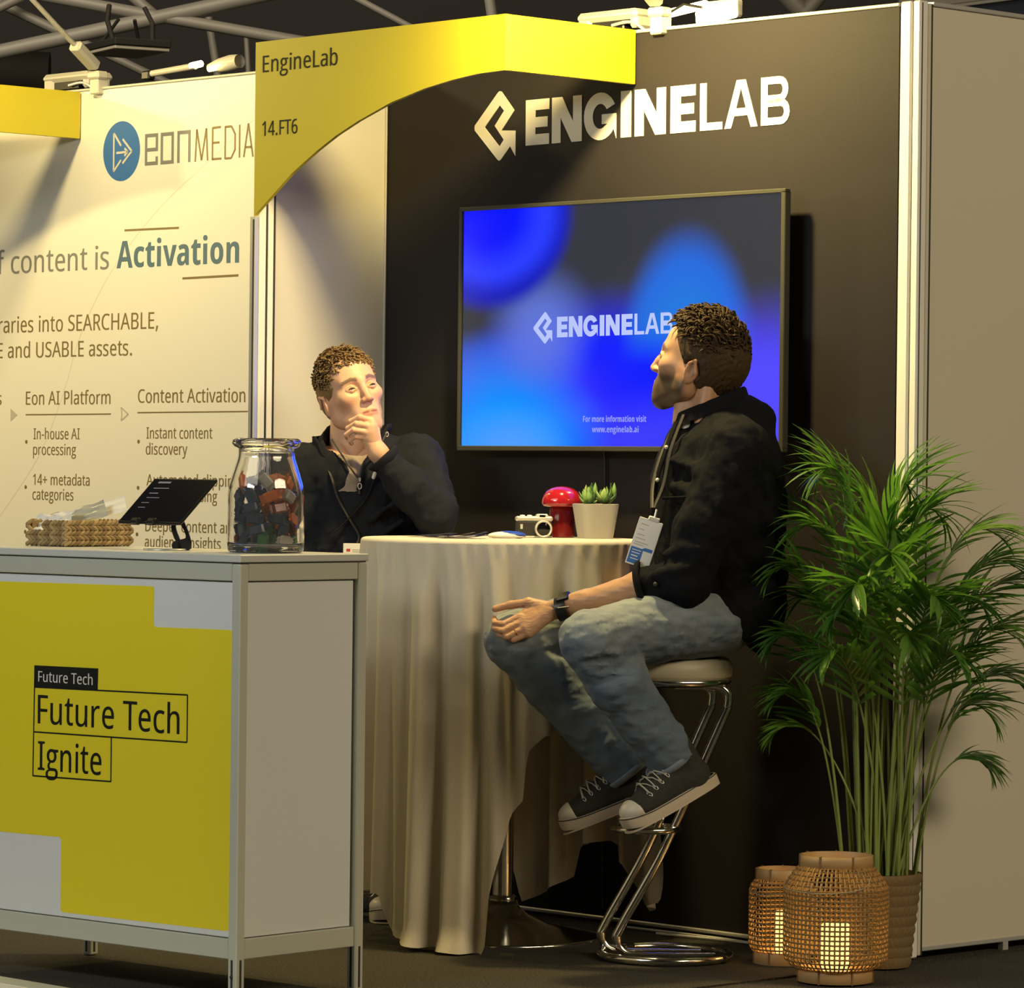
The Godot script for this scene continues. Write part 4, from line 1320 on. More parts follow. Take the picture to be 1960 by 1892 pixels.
func table_things() -> void:
	# toy-like still camera
	var c := thing("camera", "small silver and black still camera standing on the bar table", "camera", on_table(0.082, -0.14), "", VIEW_TURN + 0.12)
	part(c, "body", MB.new().box(Vector3(0, 0.023, 0), Vector3(0.1, 0.044, 0.032), 0.004).mesh(), M.leatherette)
	part(c, "top_plate", MB.new().box(Vector3(0, 0.0515, 0), Vector3(0.102, 0.014, 0.034), 0.004).box(Vector3(0.022, 0.059, 0), Vector3(0.034, 0.012, 0.028), 0.004).mesh(), M.silver)
	part(c, "base_plate", MB.new().box(Vector3(0, 0.0025, 0), Vector3(0.1, 0.004, 0.033), 0.001).mesh(), M.silver)
	for x in [-0.032, -0.012]:
		part(c, "dial", MB.new().lathe([V(0.007, 0.058), V(0.007, 0.062), V(0.0005, 0.0625)], 16, moved(Vector3(x, 0, 0))).mesh(), M.silver)
	var facing := Basis(Vector3.RIGHT, PI / 2)
	part(c, "lens_ring", MB.new().lathe([V(0.024, 0.0), V(0.024, 0.014), V(0.0225, 0.016), V(0.019, 0.016), V(0.0185, 0.012), V(0.0005, 0.012)], 32, Transform3D(facing, Vector3(0.024, 0.024, 0.014))).mesh(), M.silver)
	part(c, "lens", MB.new().lathe([V(0.0185, 0.012), V(0.017, 0.0155), V(0.0005, 0.017)], 28, Transform3D(facing, Vector3(0.024, 0.024, 0.014))).mesh(), M.lens)
	part(c, "viewfinder", MB.new().box(Vector3(0.022, 0.059, 0.0145), Vector3(0.016, 0.007, 0.002), 0.0005).mesh(), M.lens)
	part(c, "badge", MB.new().box(Vector3(-0.036, 0.03, 0.0163), Vector3(0.007, 0.013, 0.001), 0.0004).mesh(), M.lamp_white)
	# mushroom lamp
	var l := thing("mushroom_lamp", "glossy red mushroom shaped lamp on the bar table", "lamp", on_table(0.159, -0.2), "", VIEW_TURN)
	part(l, "stem", MB.new().lathe([V(0.0005, 0.0), V(0.035, 0.0), V(0.037, 0.003), V(0.036, 0.03), V(0.034, 0.09), V(0.0005, 0.09)], 40).mesh(), M.red_stem)
	part(l, "shade", MB.new().lathe([V(0.03, 0.088), V(0.05, 0.085), V(0.054, 0.088), V(0.0565, 0.095), V(0.0555, 0.105), V(0.051, 0.117), V(0.043, 0.128), V(0.031, 0.136), V(0.016, 0.1405), V(0.0005, 0.142)], 48).mesh(), M.red_gloss)
	# succulent
	var p := thing("succulent", "green rosette succulents growing in a pale tapered pot on the table", "plant", on_table(0.251, -0.1), "", VIEW_TURN + 0.35)
	var pot := MB.new()
	var prof := [V(0.042, 0.0), V(0.056, 0.094), V(0.052, 0.095), V(0.049, 0.085)]
	var rows := []
	for q in prof:
		var row := PackedVector3Array()
		for k in 40:
			var a := TAU * k / 40
			# a rounded square section
			var s: float = q.x / pow(pow(absf(cos(a)), 5.0) + pow(absf(sin(a)), 5.0), 0.2)
			row.append(Vector3(s * cos(a), q.y, -s * sin(a)))
		rows.append(row)
	pot.grid(rows, true)
	part(p, "pot", pot.mesh(), M.concrete)
	part(p, "soil", MB.new().lathe([V(0.05, 0.083), V(0.03, 0.086), V(0.0005, 0.088)], 24).mesh(), M.soil)
	var leaf := MB.new()
	var lr := []
	for k in 6:
		var t := k / 5.0
		var w := 0.0088 * sin(PI * (0.12 + 0.86 * t)) + 0.0002
		lr.append(PackedVector3Array([Vector3(t * 0.034, 0.012 * t * t, -w), Vector3(t * 0.034, 0.012 * t * t + w * 0.1, 0) - Vector3(0, 0.3 * w, 0), Vector3(t * 0.034, 0.012 * t * t, w), Vector3(t * 0.034, 0.012 * t * t - w * 0.75, 0)]))
	leaf.grid(lr, true, false)
	var lm := leaf.mesh()
	var rng := RandomNumberGenerator.new()
	rng.seed = 3
	for r in [[Vector3(-0.027, 0.094, 0.018), 1.1, 9], [Vector3(0.014, 0.1, 0.022), 1.15, 11], [Vector3(0.034, 0.096, -0.014), 1.0, 9], [Vector3(-0.012, 0.104, -0.02), 1.2, 9]]:
		for k in r[2]:
			var a: float = k * 2.4
			var up: float = lerpf(0.25, 1.25, k / float(r[2]))
			var b := Basis(Vector3.UP, a) * Basis(Vector3.BACK, up) * Basis.from_scale(Vector3.ONE * r[1] * rng.randf_range(0.85, 1.1))
			part(p, "leaf", lm, M["succulent_%d" % ((k + r[2]) % 3)], Transform3D(b, r[0]))
	for s in [Vector3(-0.012, 0.1, 0.0), Vector3(0.048, 0.1, -0.01)]:
		for k in 3:
			var b := Basis(Vector3.UP, k * 2.1) * Basis(Vector3.BACK, 1.3) * Basis.from_scale(Vector3(1.3, 1, 0.8))
			part(p, "leaf", lm, M.succulent_1, Transform3D(b, s + Vector3(0.004 * k, 0.008, 0.006 * (k - 1))))
	# rounded white and blue gadget
	var g := thing("pebble_gadget", "small rounded white and blue gadget lying beside the camera", "gadget", on_table(0.008, 0.04), "", VIEW_TURN + 0.15)
	var fld := Field.new(Vector3(-0.065, -0.005, -0.04), Vector3(0.065, 0.035, 0.04), 0.003)
	fld.ball(Vector3(0, 0.007, 0), Vector3(0.052, 0.0115, 0.03), 0.003).trim(Vector3(0, 0.001, 0), Vector3.DOWN, 0.002)
	part(g, "shell", fld.mesh(), M.paper)
	var top := Field.new(Vector3(-0.065, -0.005, -0.04), Vector3(0.065, 0.04, 0.04), 0.003)
	top.ball(Vector3(0.004, 0.0085, 0), Vector3(0.0495, 0.0118, 0.029), 0.002).trim(Vector3(0.0, 0.0105, 0), Vector3(-0.35, -1, 0.1), 0.002)
	part(g, "blue_cover", top.mesh(), M.mouse_blue)
	# dark folded leaflets
	for s in [[-0.11, 0.13, 0.1, "dark leaflet with a lifted edge beside the white gadget on the table", 0.014], [-0.15, 0.02, -0.25, "dark leaflet by the young man's elbow, middle of three", 0.01], [-0.2, -0.1, 0.3, "dark leaflet under the young man's forearm", 0.006]]:
		var b := thing("leaflet", s[3], "leaflet", on_table(s[0], s[1]), "dark leaflets on the bar table", VIEW_TURN + s[2])
		for layer in [0.0, 1.0]:
			var sheet := []
			for r in 7:
				var row := PackedVector3Array()
				for c2 in 9:
					var u := c2 / 8.0
					row.append(Vector3((u - 0.5) * 0.13, 0.002 + 0.0025 * layer + s[4] * pow(absf(u - 0.35) / 0.65, 2.0) * (0.6 + 0.4 * layer) , (r / 6.0 - 0.5) * 0.09))
				sheet.append(row)
			part(b, ["pages", "cover"][int(layer)], MB.new().grid(sheet, false, true).mesh(), [M.paper, M.brochure][int(layer)])

# ---------------------------------------------------------------- chrome bar stool
const STOOL := Vector3(-0.384, 0.0, 0.448)

func stool() -> void:
	var o := thing("bar_stool", "chrome cantilever bar stool with round cream seat under the seated man", "stool", STOOL, "", VIEW_TURN)
	part(o, "seat", MB.new().lathe([V(0.0005, 0.735), V(0.16, 0.735), V(0.168, 0.742), V(0.17, 0.76), V(0.167, 0.778), V(0.155, 0.788), V(0.1, 0.792), V(0.0005, 0.793)], 56).mesh(), M.seat_leather)
	part(o, "seat_ring", MB.new().tube(ring(Vector3(0, 0.728, 0), 0.158, 0.158, 48), 0.009, 10, true).mesh(), M.chrome)
	part(o, "seat_plate", MB.new().lathe([V(0.0005, 0.715), V(0.13, 0.715), V(0.14, 0.73), V(0.0005, 0.732)], 40).mesh(), M.black_plastic)
	for s in [[Vector3(-0.02, 0, -0.045), 0.0], [Vector3(0.018, 0, 0.04), 1.0]]:
		var d: Vector3 = s[0]
		var pts := [Vector3(0.0, 0.716, 0) + d, Vector3(0.1, 0.716, 0) + d, Vector3(0.134, 0.7, 0) + d, Vector3(0.137, 0.665, 0) + d, Vector3(0.12, 0.62, 0) + d, Vector3(-0.02, 0.3, 0) + d, Vector3(-0.13, 0.095, 0) + d, Vector3(-0.145, 0.055, 0) + d, Vector3(-0.128, 0.024, 0) + d, Vector3(-0.085, 0.012, 0) + d, Vector3(0.0, 0.011, 0) + d, Vector3(0.115, 0.011, 0) + d * 0.9]
		part(o, "tube_leg", MB.new().tube(smooth(pts, 8), 0.0115, 12).mesh(), M.chrome)
	part(o, "base_ring", MB.new().tube(ring(Vector3(0, 0.012, 0), 0.168, 0.168, 64), 0.0115, 12, true).mesh(), M.chrome)
	part(o, "footrest", MB.new().tube(ring(Vector3(-0.055, 0.342, 0.02), 0.085, 0.085, 36), 0.009, 10, true).mesh(), M.chrome)
	for s in [Vector3(-0.09, 0.012, -0.142), Vector3(0.14, 0.012, 0.09)]:
		part(o, "rubber_foot", MB.new().box(s, Vector3(0.03, 0.022, 0.026), 0.004, Basis(Vector3.UP, 0.6)).mesh(), M.black_plastic)

# ---------------------------------------------------------------- rattan lanterns with candle lights
func lantern(called_label: String, at: Vector3, scale: float, prof: Array, strands: int, rows_n: int, turn: float) -> void:
	var o := thing("rattan_lantern", called_label, "lantern", at, "rattan lanterns in front of the palm", turn)
	var ys := []
	var rs := []
	for p in prof:
		ys.append(p.y * scale)
		rs.append(p.x * scale)
	var low: float = ys[0]
	var high: float = ys[-1]
	var steps := rows_n * 2
	var up := MB.new()
	var w := 0.0021
	for k in strands:
		var a := TAU * k / strands
		var out := Vector3(cos(a), 0, sin(a))
		var side := Vector3(-sin(a), 0, cos(a))
		var rows := []
		for s in steps + 1:
			var y := lerpf(low, high, float(s) / steps)
			var r := table(ys, rs, y) + (0.0012 if (k + s / 2) % 2 == 0 else -0.0012)
			var ww := w * r / 0.12
			rows.append(PackedVector3Array([out * (r + 0.0009) + side * ww + Vector3(0, y, 0), out * (r + 0.0009) - side * ww + Vector3(0, y, 0), out * (r - 0.0009) - side * ww + Vector3(0, y, 0), out * (r - 0.0009) + side * ww + Vector3(0, y, 0)]))
		up.grid(rows, true, true)
	var m1 := part(o, "upright_strips", up.mesh(), M.rattan_0)
	m1.set_meta("kind", "stuff")
	var across := MB.new()
	for j in rows_n + 1:
		var y := lerpf(low, high, float(j) / rows_n)
		var n := strands
		var rows := []
		for k in n:
			var a := TAU * k / n
			var r := table(ys, rs, y) + (-0.0012 if (k + j) % 2 == 0 else 0.0012)
			var out := Vector3(cos(a), 0, sin(a))
			rows.append(PackedVector3Array([out * (r + 0.0009) + Vector3(0, y - w, 0), out * (r + 0.0009) + Vector3(0, y + w, 0), out * (r - 0.0009) + Vector3(0, y + w, 0), out * (r - 0.0009) + Vector3(0, y - w, 0)]))
		across.grid(rows, true, true, true)
	var m2 := part(o, "woven_rows", across.mesh(), M.rattan_1)
	m2.set_meta("kind", "stuff")
	# bamboo hoops, tied on
	for s in [[low - 0.03 * scale, low + 0.004], [high - 0.004, high + 0.024 * scale]]:
		var r: float = (rs[0] if s[0] < low else rs[-1]) + 0.003
		part(o, "hoop", MB.new().lathe([V(r - 0.007, s[0]), V(r, s[0]), V(r + 0.001, (s[0] + s[1]) / 2), V(r, s[1]), V(r - 0.007, s[1]), V(r - 0.007, s[0])], 56).mesh(), M.bamboo)
		for k in 7:
			var a := TAU * k / 7 + 0.3
			part(o, "tie", MB.new().box(Vector3(cos(a) * (r - 0.001), (s[0] + s[1]) / 2, sin(a) * (r - 0.001)), Vector3(0.008, s[1] - s[0] + 0.004, 0.005), 0.001, Basis(Vector3.UP, -a)).mesh(), M.tie)
	part(o, "bottom", MB.new().lathe([V(0.0005, low - 0.02 * scale), V(rs[0] - 0.004, low - 0.02 * scale), V(rs[0] - 0.004, low - 0.016 * scale), V(0.0005, low - 0.016 * scale)], 32).mesh(), M.rattan_1)
	var top := high - 0.02
	part(o, "wire_handle", MB.new().tube(smooth([Vector3(-rs[-1], top, 0), Vector3(-rs[3] * 1.02, ys[3], 0.03), Vector3(-0.05 * scale, ys[3] - 0.005, rs[3] + 0.006), Vector3(0.06 * scale, ys[3] + 0.01, rs[3] + 0.002), Vector3(rs[-1] * 0.9, top + 0.01, rs[-1] * 0.3)], 6), 0.0014, 5).mesh(), M.wire)

func candle(label: String, at: Vector3, r: float, y0: float, y1: float) -> void:
	var o := thing("candle", label, "candle", at, "candle lights inside the rattan lanterns")
	part(o, "candle_glow", MB.new().lathe([V(0.0005, y0), V(r, y0), V(r, y1 - 0.004), V(r - 0.004, y1), V(r * 0.6, y1 - 0.006), V(0.0005, y1 - 0.01)], 32).mesh(), M.candle_glow)
	var l := OmniLight3D.new()
	l.name = "candle_light"
	l.light_color = Color(1.0, 0.78, 0.42)
	l.light_energy = 0.022
	l.light_size = 0.03
	l.omni_range = 6.0
	l.omni_attenuation = 2.0
	l.shadow_enabled = true
	l.position = Vector3(0, (y0 + y1) / 2, 0)
	o.add_child(l, true)

func lanterns() -> void:
	var big := Vector3(0.192, -0.004, 0.43)
	lantern("large bulging rattan lantern with a lit candle, in front on the aisle floor", big, 1.0, [V(0.092, 0.034), V(0.113, 0.044), V(0.13, 0.062), V(0.131, 0.24), V(0.113, 0.268), V(0.09, 0.296)], 64, 22, VIEW_TURN)
	candle("lit candle glowing inside the large rattan lantern", big, 0.036, 0.02, 0.147)
	var small := Vector3(-0.132, 0.0, 0.272)
	lantern("small straight rattan lantern with a lit candle, left behind the large one", small, 1.0, [V(0.07, 0.028), V(0.08, 0.036), V(0.085, 0.05), V(0.085, 0.19), V(0.08, 0.205), V(0.066, 0.222)], 44, 17, VIEW_TURN)
	candle("lit candle glowing inside the small rattan lantern", small, 0.02, 0.02, 0.135)

# ---------------------------------------------------------------- areca palm in a seagrass basket
const PALM := Vector3(0.062, -0.004, 0.112)

func leaflet_mesh(droop: float, wide: float) -> ArrayMesh:
	var mb := MB.new()
	var rows := []
	for k in 7:
		var t := k / 6.0
		var w := wide * pow(sin(PI * (0.1 + 0.9 * t)), 0.8) * (1.0 if t < 1.0 else 0.02)
		var y := 0.08 * t - droop * t * t
		rows.append(PackedVector3Array([Vector3(t, y + w * 0.35, -w), Vector3(t, y, 0), Vector3(t, y + w * 0.35, w)]))
	return mb.grid(rows, false, true).mesh()

func palm() -> void:
	var o := thing("areca_palm", "tall feathery areca palm in a woven basket against the corner post", "plant", PALM, "", VIEW_TURN)
	var bands := 9
	for j in bands:
		var y0 := 0.004 + j * 0.0268
		var rows := []
		for s in 7:
			var t := s / 6.0
			var row := PackedVector3Array()
			for k in 120:
				var a := TAU * k / 120
				var y := y0 + t * 0.0268
				var base := 0.078 + 0.029 * y / 0.245
				var lean := (1.0 if j % 2 == 0 else -1.0) * t * 0.5
				var bump := absf(sin(a * 19.0 + lean * 5.0))
				row.append(Vector3(cos(a), 0, -sin(a)) * (base + 0.0042 * sin(PI * t) * (0.1 + 0.9 * bump)) + Vector3(0, y, 0))
			rows.append(row)
		part(o, "woven_band", MB.new().grid(rows, true).mesh(), M.seagrass)
	part(o, "basket_lining", MB.new().lathe([V(0.0005, 0.003), V(0.077, 0.003), V(0.104, 0.244), V(0.1, 0.246), V(0.096, 0.23), V(0.0005, 0.2)], 40).mesh(), M.straw_2)
	var rng := RandomNumberGenerator.new()
	rng.seed = 21
	var shapes := [leaflet_mesh(0.22, 0.044), leaflet_mesh(0.38, 0.04), leaflet_mesh(0.6, 0.042)]
	# tip (x right, y up, z towards the viewer), how far up the stem stays steep, where leaflets start, leaflet length
	var fronds := [
		[Vector3(0.0, 1.06, 0.2), 0.75, 0.5, 0.19], [Vector3(-0.1, 0.98, 0.24), 0.7, 0.5, 0.19], [Vector3(0.12, 0.95, 0.24), 0.7, 0.5, 0.19], [Vector3(-0.17, 0.8, 0.2), 0.65, 0.5, 0.17], [Vector3(0.19, 0.8, 0.2), 0.65, 0.5, 0.18],
		[Vector3(-0.165, 1.275, 0.04), 0.85, 0.5, 0.2], [Vector3(-0.22, 1.13, 0.05), 0.8, 0.5, 0.2], [Vector3(-0.285, 1.02, 0.06), 0.75, 0.55, 0.18], [Vector3(-0.29, 0.84, 0.08), 0.62, 0.55, 0.17], [Vector3(-0.28, 0.69, 0.06), 0.55, 0.55, 0.15],
		[Vector3(-0.06, 1.2, -0.02), 0.85, 0.5, 0.2], [Vector3(0.06, 1.235, 0.03), 0.85, 0.5, 0.2], [Vector3(0.135, 1.17, 0.05), 0.82, 0.5, 0.2], [Vector3(0.29, 1.12, 0.02), 0.72, 0.52, 0.19], [Vector3(0.33, 1.04, 0.08), 0.7, 0.52, 0.2],
		[Vector3(0.37, 0.98, 0.0), 0.66, 0.52, 0.19], [Vector3(0.33, 0.86, 0.1), 0.62, 0.52, 0.19], [Vector3(0.35, 0.74, 0.04), 0.58, 0.55, 0.17], [Vector3(0.27, 0.66, 0.06), 0.5, 0.6, 0.16], [Vector3(-0.28, 0.6, 0.02), 0.5, 0.7, 0.12],
		[Vector3(0.27, 0.52, 0.04), 0.45, 0.72, 0.13], [Vector3(-0.14, 0.9, 0.12), 0.7, 0.45, 0.17], [Vector3(0.05, 0.85, 0.22), 0.66, 0.45, 0.18], [Vector3(0.24, 0.94, 0.14), 0.66, 0.5, 0.18], [Vector3(0.02, 1.12, 0.08), 0.8, 0.45, 0.18],
		[Vector3(-0.22, 0.94, 0.0), 0.7, 0.5, 0.17]]
	var loose := 0
	var index := 0
	for f in fronds:
		var tip: Vector3 = f[0]
		var a := rng.randf() * TAU
		var base := Vector3(cos(a) * 0.045, 0.2, sin(a) * 0.035) + Vector3(tip.x * 0.16, 0, tip.z * 0.12)
		var c1 := base + Vector3(tip.x * 0.12, (tip.y - 0.2) * f[1], tip.z * 0.15)
		var c2 := Vector3(tip.x * 0.62, tip.y + 0.1 * (1.2 - f[1]) + 0.05, tip.z * 0.65)
		var pts := []
		var radii := []
		for k in 25:
			var t := k / 24.0
			pts.append(base.bezier_interpolate(c1, c2, tip, t))
			radii.append(lerpf(0.0042, 0.0012, t))
		var fr := part(o, "frond", MB.new().tube(pts, radii, 6).mesh(), M.palm_stem)
		var merged := MB.new()
		var pairs := 19
		var start: float = f[2]
		for k in pairs:
			var t := lerpf(start, 0.99, k / float(pairs - 1))
			var p := base.bezier_interpolate(c1, c2, tip, t)
			var along := (base.bezier_interpolate(c1, c2, tip, minf(t + 0.02, 1.0)) - base.bezier_interpolate(c1, c2, tip, t - 0.02)).normalized()
			var flat_side := along.cross(Vector3.UP)
			if flat_side.length() < 0.25:
				flat_side = along.cross(Vector3(tip.x, 0, tip.z).normalized().cross(Vector3.UP)).cross(along)
			flat_side = flat_side.normalized()
			var u := k / float(pairs - 1)
			var size: float = f[3] * (0.62 + 0.62 * sin(PI * minf(0.15 + u * 0.8, 1.0))) * rng.randf_range(0.85, 1.1) * (1.0 - 0.35 * u)
			for s in [-1.0, 1.0]:
				var dir: Vector3 = (flat_side * s * lerpf(0.85, 0.35, u) + along * lerpf(0.6, 1.0, u) + Vector3(0, rng.randf_range(-0.08, 0.16), 0)).normalized()
				var yy: Vector3 = (along.cross(dir) * -s).normalized()
				if yy.y < 0:
					yy = -yy
				yy = (yy + Vector3(0, 0.25, 0) - dir * (yy + Vector3(0, 0.25, 0)).dot(dir)).normalized()
				var b := Basis(dir * size, yy * size, dir.cross(yy) * size * (0.17 / size))
				var mesh: ArrayMesh = shapes[rng.randi_range(0, 2)]
				if loose < 300:
					part(fr, "leaflet", mesh, M["palm_leaf_%d" % rng.randi_range(0, 2)], Transform3D(b, p))
					loose += 1
				else:
					var arr := mesh.surface_get_arrays(0)
					var first := merged.v.size()
					var nb := b.inverse().transposed()
					for q in arr[Mesh.ARRAY_VERTEX].size():
						merged.put(p + b * arr[Mesh.ARRAY_VERTEX][q], (nb * arr[Mesh.ARRAY_NORMAL][q]).normalized())
					for q in arr[Mesh.ARRAY_INDEX]:
						merged.i.append(first + q)
		if merged.v.size():
			var mm := part(fr, "leaflets", merged.mesh(), M["palm_leaf_%d" % (index % 3)])
			mm.set_meta("kind", "stuff")
		index += 1
	# bare stems standing in the basket
	for k in 16:
		var a := k * 2.399
		var r := 0.012 + 0.045 * sqrt(k / 16.0)
		var b := Vector3(cos(a) * r, 0.19, sin(a) * r * 0.8)
		part(o, "stem", MB.new().tube(smooth([b, b + Vector3(cos(a) * 0.02, 0.25, sin(a) * 0.01), b + Vector3(cos(a) * 0.05 + 0.01, 0.55 + 0.012 * k, sin(a) * 0.03)], 6), [0.006, 0.0058, 0.0056, 0.0054, 0.0052, 0.005, 0.0048, 0.0046, 0.0044, 0.004, 0.0036, 0.0032, 0.003], 6).mesh(), M.palm_stem)

# ---------------------------------------------------------------- people
class HeadTint extends Tint:
	var skin: Vector3
	var lips: Vector3
	var beard: Vector3
	var beard_share := 0.0
	var brow: Vector3
	var noise := FastNoiseLite.new()
	func at(p: Vector3, n: Vector3) -> Color:
		var c := skin * (1.0 + 0.1 * noise.get_noise_3dv(p * 60.0))
		# rosier cheeks, nose and ears
		var red := exp(-(Vector2(absf(p.x) - 0.045, p.y + 0.035)).length_squared() / 0.0005) * 0.5 + exp(-(p - Vector3(0, -0.04, 0.115)).length_squared() / 0.0003) * 0.6
		if absf(p.x) > 0.072:
			red += 0.5
		c = c * Vector3(1.0, 1.0 - 0.16 * red, 1.0 - 0.2 * red)
		if beard_share > 0.0:
			var low := smoothstep(-0.028, -0.055, p.y + 0.25 * maxf(0.0, 0.03 - p.z)) * smoothstep(-0.012, 0.008, p.z)
			var lip := smoothstep(0.022, 0.014, absf(p.x)) * smoothstep(0.012, 0.006, absf(p.y + 0.078))
			var moustache := smoothstep(0.03, 0.02, absf(p.x)) * smoothstep(-0.052, -0.06, p.y)
			var under := smoothstep(-0.18, -0.155, p.y)
			var share := maxf(low * smoothstep(0.012, 0.026, absf(p.x)), maxf(moustache, low * smoothstep(-0.085, -0.093, p.y))) * under * (1.0 - lip) * beard_share
			share *= 0.97 + 0.2 * noise.get_noise_3dv(p * 500.0)
			c = c.lerp(beard, clampf(share, 0.0, 1.0))
		var mouth := smoothstep(0.027, 0.019, absf(p.x)) * smoothstep(0.0105, 0.007, absf(p.y + 0.0775 + 0.004 * absf(p.x) / 0.025)) * smoothstep(0.07, 0.08, p.z)
		c = c.lerp(lips, mouth)
		var slit := smoothstep(0.026, 0.02, absf(p.x)) * smoothstep(0.0022, 0.0012, absf(p.y + 0.0765)) * smoothstep(0.07, 0.08, p.z)
		c = c.lerp(lips * 0.35, slit)
		var b := Vector2(absf(p.x) - 0.034, p.y - 0.0155 - 0.009 * (0.034 - absf(absf(p.x) - 0.03)) / 0.034)
		var eb := smoothstep(0.024, 0.017, absf(b.x)) * smoothstep(0.0068, 0.0038, absf(b.y)) * smoothstep(0.05, 0.07, p.z)
		c = c.lerp(brow, 0.85 * eb)
		return Color(c.x, c.y, c.z)

# a head about its own centre: y up, z the way it faces, x its left
func head_field(cell: float, narrow := 1.0) -> Field:
	var f := Field.new(Vector3(-0.098, -0.155, -0.13), Vector3(0.098, 0.13, 0.145), cell)
	f.ball(Vector3(0, 0.015, -0.014), Vector3(0.0745, 0.092, 0.0965), 0.02)
	f.ball(Vector3(0, -0.035, 0.026), Vector3(0.0635 * narrow, 0.086, 0.066), 0.03)
	f.ball(Vector3(0, 0.045, 0.04), Vector3(0.06, 0.05, 0.05), 0.03)
	for s in [-1.0, 1.0]:
		f.cone(Vector3(s * 0.054 * narrow, -0.068, 0.004), Vector3(s * 0.02, -0.112, 0.07), 0.016, 0.016, 0.03)
		f.cone(Vector3(s * 0.058, -0.03, 0.0), Vector3(s * 0.054 * narrow, -0.07, 0.004), 0.014, 0.015, 0.03)
		f.ball(Vector3(s * 0.044, -0.022, 0.066), Vector3(0.021, 0.017, 0.018), 0.03)
		f.cone(Vector3(s * 0.01, 0.021, 0.088), Vector3(s * 0.045, 0.02, 0.073), 0.008, 0.006, 0.02)
	f.ball(Vector3(0, -0.112, 0.071), Vector3(0.024, 0.02, 0.019), 0.025)
	f.ball(Vector3(0, -0.078, 0.077), Vector3(0.031, 0.022, 0.018), 0.03)
	for s in [-1.0, 1.0]:
		f.ball(Vector3(s * 0.032, -0.002, 0.099), Vector3(0.018, 0.0125, 0.017), 0.016, Basis(), true)
	for s in [-1.0, 1.0]:
		# lids round the eyeball
		f.ball(Vector3(s * 0.032, -0.003, 0.0785), Vector3(0.0145, 0.0118, 0.0122), 0.006)
		f.cone(Vector3(s * 0.0205, -0.0025, 0.0885), Vector3(s * 0.032, 0.0034, 0.0908), 0.003, 0.0038, 0.004)
		f.cone(Vector3(s * 0.032, 0.0034, 0.0908), Vector3(s * 0.0445, -0.0014, 0.084), 0.0038, 0.003, 0.004)
		f.cone(Vector3(s * 0.021, -0.0055, 0.0885), Vector3(s * 0.033, -0.0082, 0.0892), 0.0024, 0.0026, 0.005)
		f.cone(Vector3(s * 0.033, -0.0082, 0.0898), Vector3(s * 0.0445, -0.004, 0.083), 0.003, 0.0024, 0.005)
	f.cone(Vector3(0, 0.016, 0.09), Vector3(0, -0.02, 0.1035), 0.0085, 0.0085, 0.014)
	f.cone(Vector3(0, -0.02, 0.1035), Vector3(0, -0.039, 0.1115), 0.0085, 0.0105, 0.01)
	for s in [-1.0, 1.0]:
		f.ball(Vector3(s * 0.0115, -0.0425, 0.102), Vector3(0.0078, 0.0075, 0.0105), 0.007)
		f.ball(Vector3(s * 0.0065, -0.0505, 0.107), Vector3(0.0036, 0.003, 0.0055), 0.003, Basis(), true)
		f.cone(Vector3(s * 0.006, -0.0705, 0.0965), Vector3(s * 0.022, -0.0755, 0.0885), 0.0042, 0.0025, 0.006)
		f.cone(Vector3(0, -0.0825, 0.0955), Vector3(s * 0.02, -0.0785, 0.0885), 0.0052, 0.0025, 0.006)
	for s in [-1.0, 1.0]:
		var turn := Basis(Vector3.UP, s * 0.35) * Basis(Vector3.RIGHT, -0.2)
		f.ball(Vector3(s * 0.0775, -0.02, -0.012), Vector3(0.0055, 0.032, 0.0185), 0.006, turn)
		f.cone(Vector3(s * 0.082, -0.002, -0.002), Vector3(s * 0.086, 0.008, -0.018), 0.0035, 0.004, 0.004)
		f.cone(Vector3(s * 0.086, 0.008, -0.018), Vector3(s * 0.086, -0.024, -0.027), 0.004, 0.0035, 0.004)
		f.ball(Vector3(s * 0.084, -0.019, -0.01), Vector3(0.005, 0.015, 0.0085), 0.004, turn, true)
		f.ball(Vector3(s * 0.077, -0.043, -0.006), Vector3(0.0055, 0.009, 0.007), 0.005)
	return f

func eyes(parent: Node3D, xf: Transform3D, look: Vector3) -> void:
	for s in [-1.0, 1.0]:
		var c := Vector3(s * 0.032, -0.0028, 0.0805)
		var turn := Basis.looking_at(-look, Vector3.UP)
		var e := part(parent, "eye", MB.new().lathe(arc_profile(0.0118), 24, xf * Transform3D(turn * Basis(Vector3.RIGHT, PI / 2), c)).mesh(), M.eye_white)
		part(e, "iris", MB.new().lathe([V(0.0068, 0.0101), V(0.005, 0.0113), V(0.0005, 0.0118)], 20, xf * Transform3D(turn * Basis(Vector3.RIGHT, PI / 2), c + turn * Vector3(0, 0, 0.0004))).mesh(), M.iris)
		part(e, "pupil", MB.new().lathe([V(0.0026, 0.0117), V(0.0005, 0.0121)], 14, xf * Transform3D(turn * Basis(Vector3.RIGHT, PI / 2), c + turn * Vector3(0, 0, 0.0004))).mesh(), M.pupil)

func lashes(parent: Node3D, xf: Transform3D) -> void:
	for s in [-1.0, 1.0]:
		part(parent, "eyelashes", MB.new().tube([xf * Vector3(s * 0.0205, -0.0045, 0.0905), xf * Vector3(s * 0.026, -0.0018, 0.0937), xf * Vector3(s * 0.0325, -0.0006, 0.0945), xf * Vector3(s * 0.039, -0.0018, 0.0915), xf * Vector3(s * 0.0455, -0.0042, 0.0845)], [0.0006, 0.0011, 0.0014, 0.0014, 0.0007], 6).mesh(), M.lash)

func arc_profile(r: float) -> Array:
	var out := []
	for k in 13:
		var a := -PI / 2 + PI * k / 12.0
		out.append(V(maxf(r * cos(a), 0.0002), r * sin(a)))
	return out

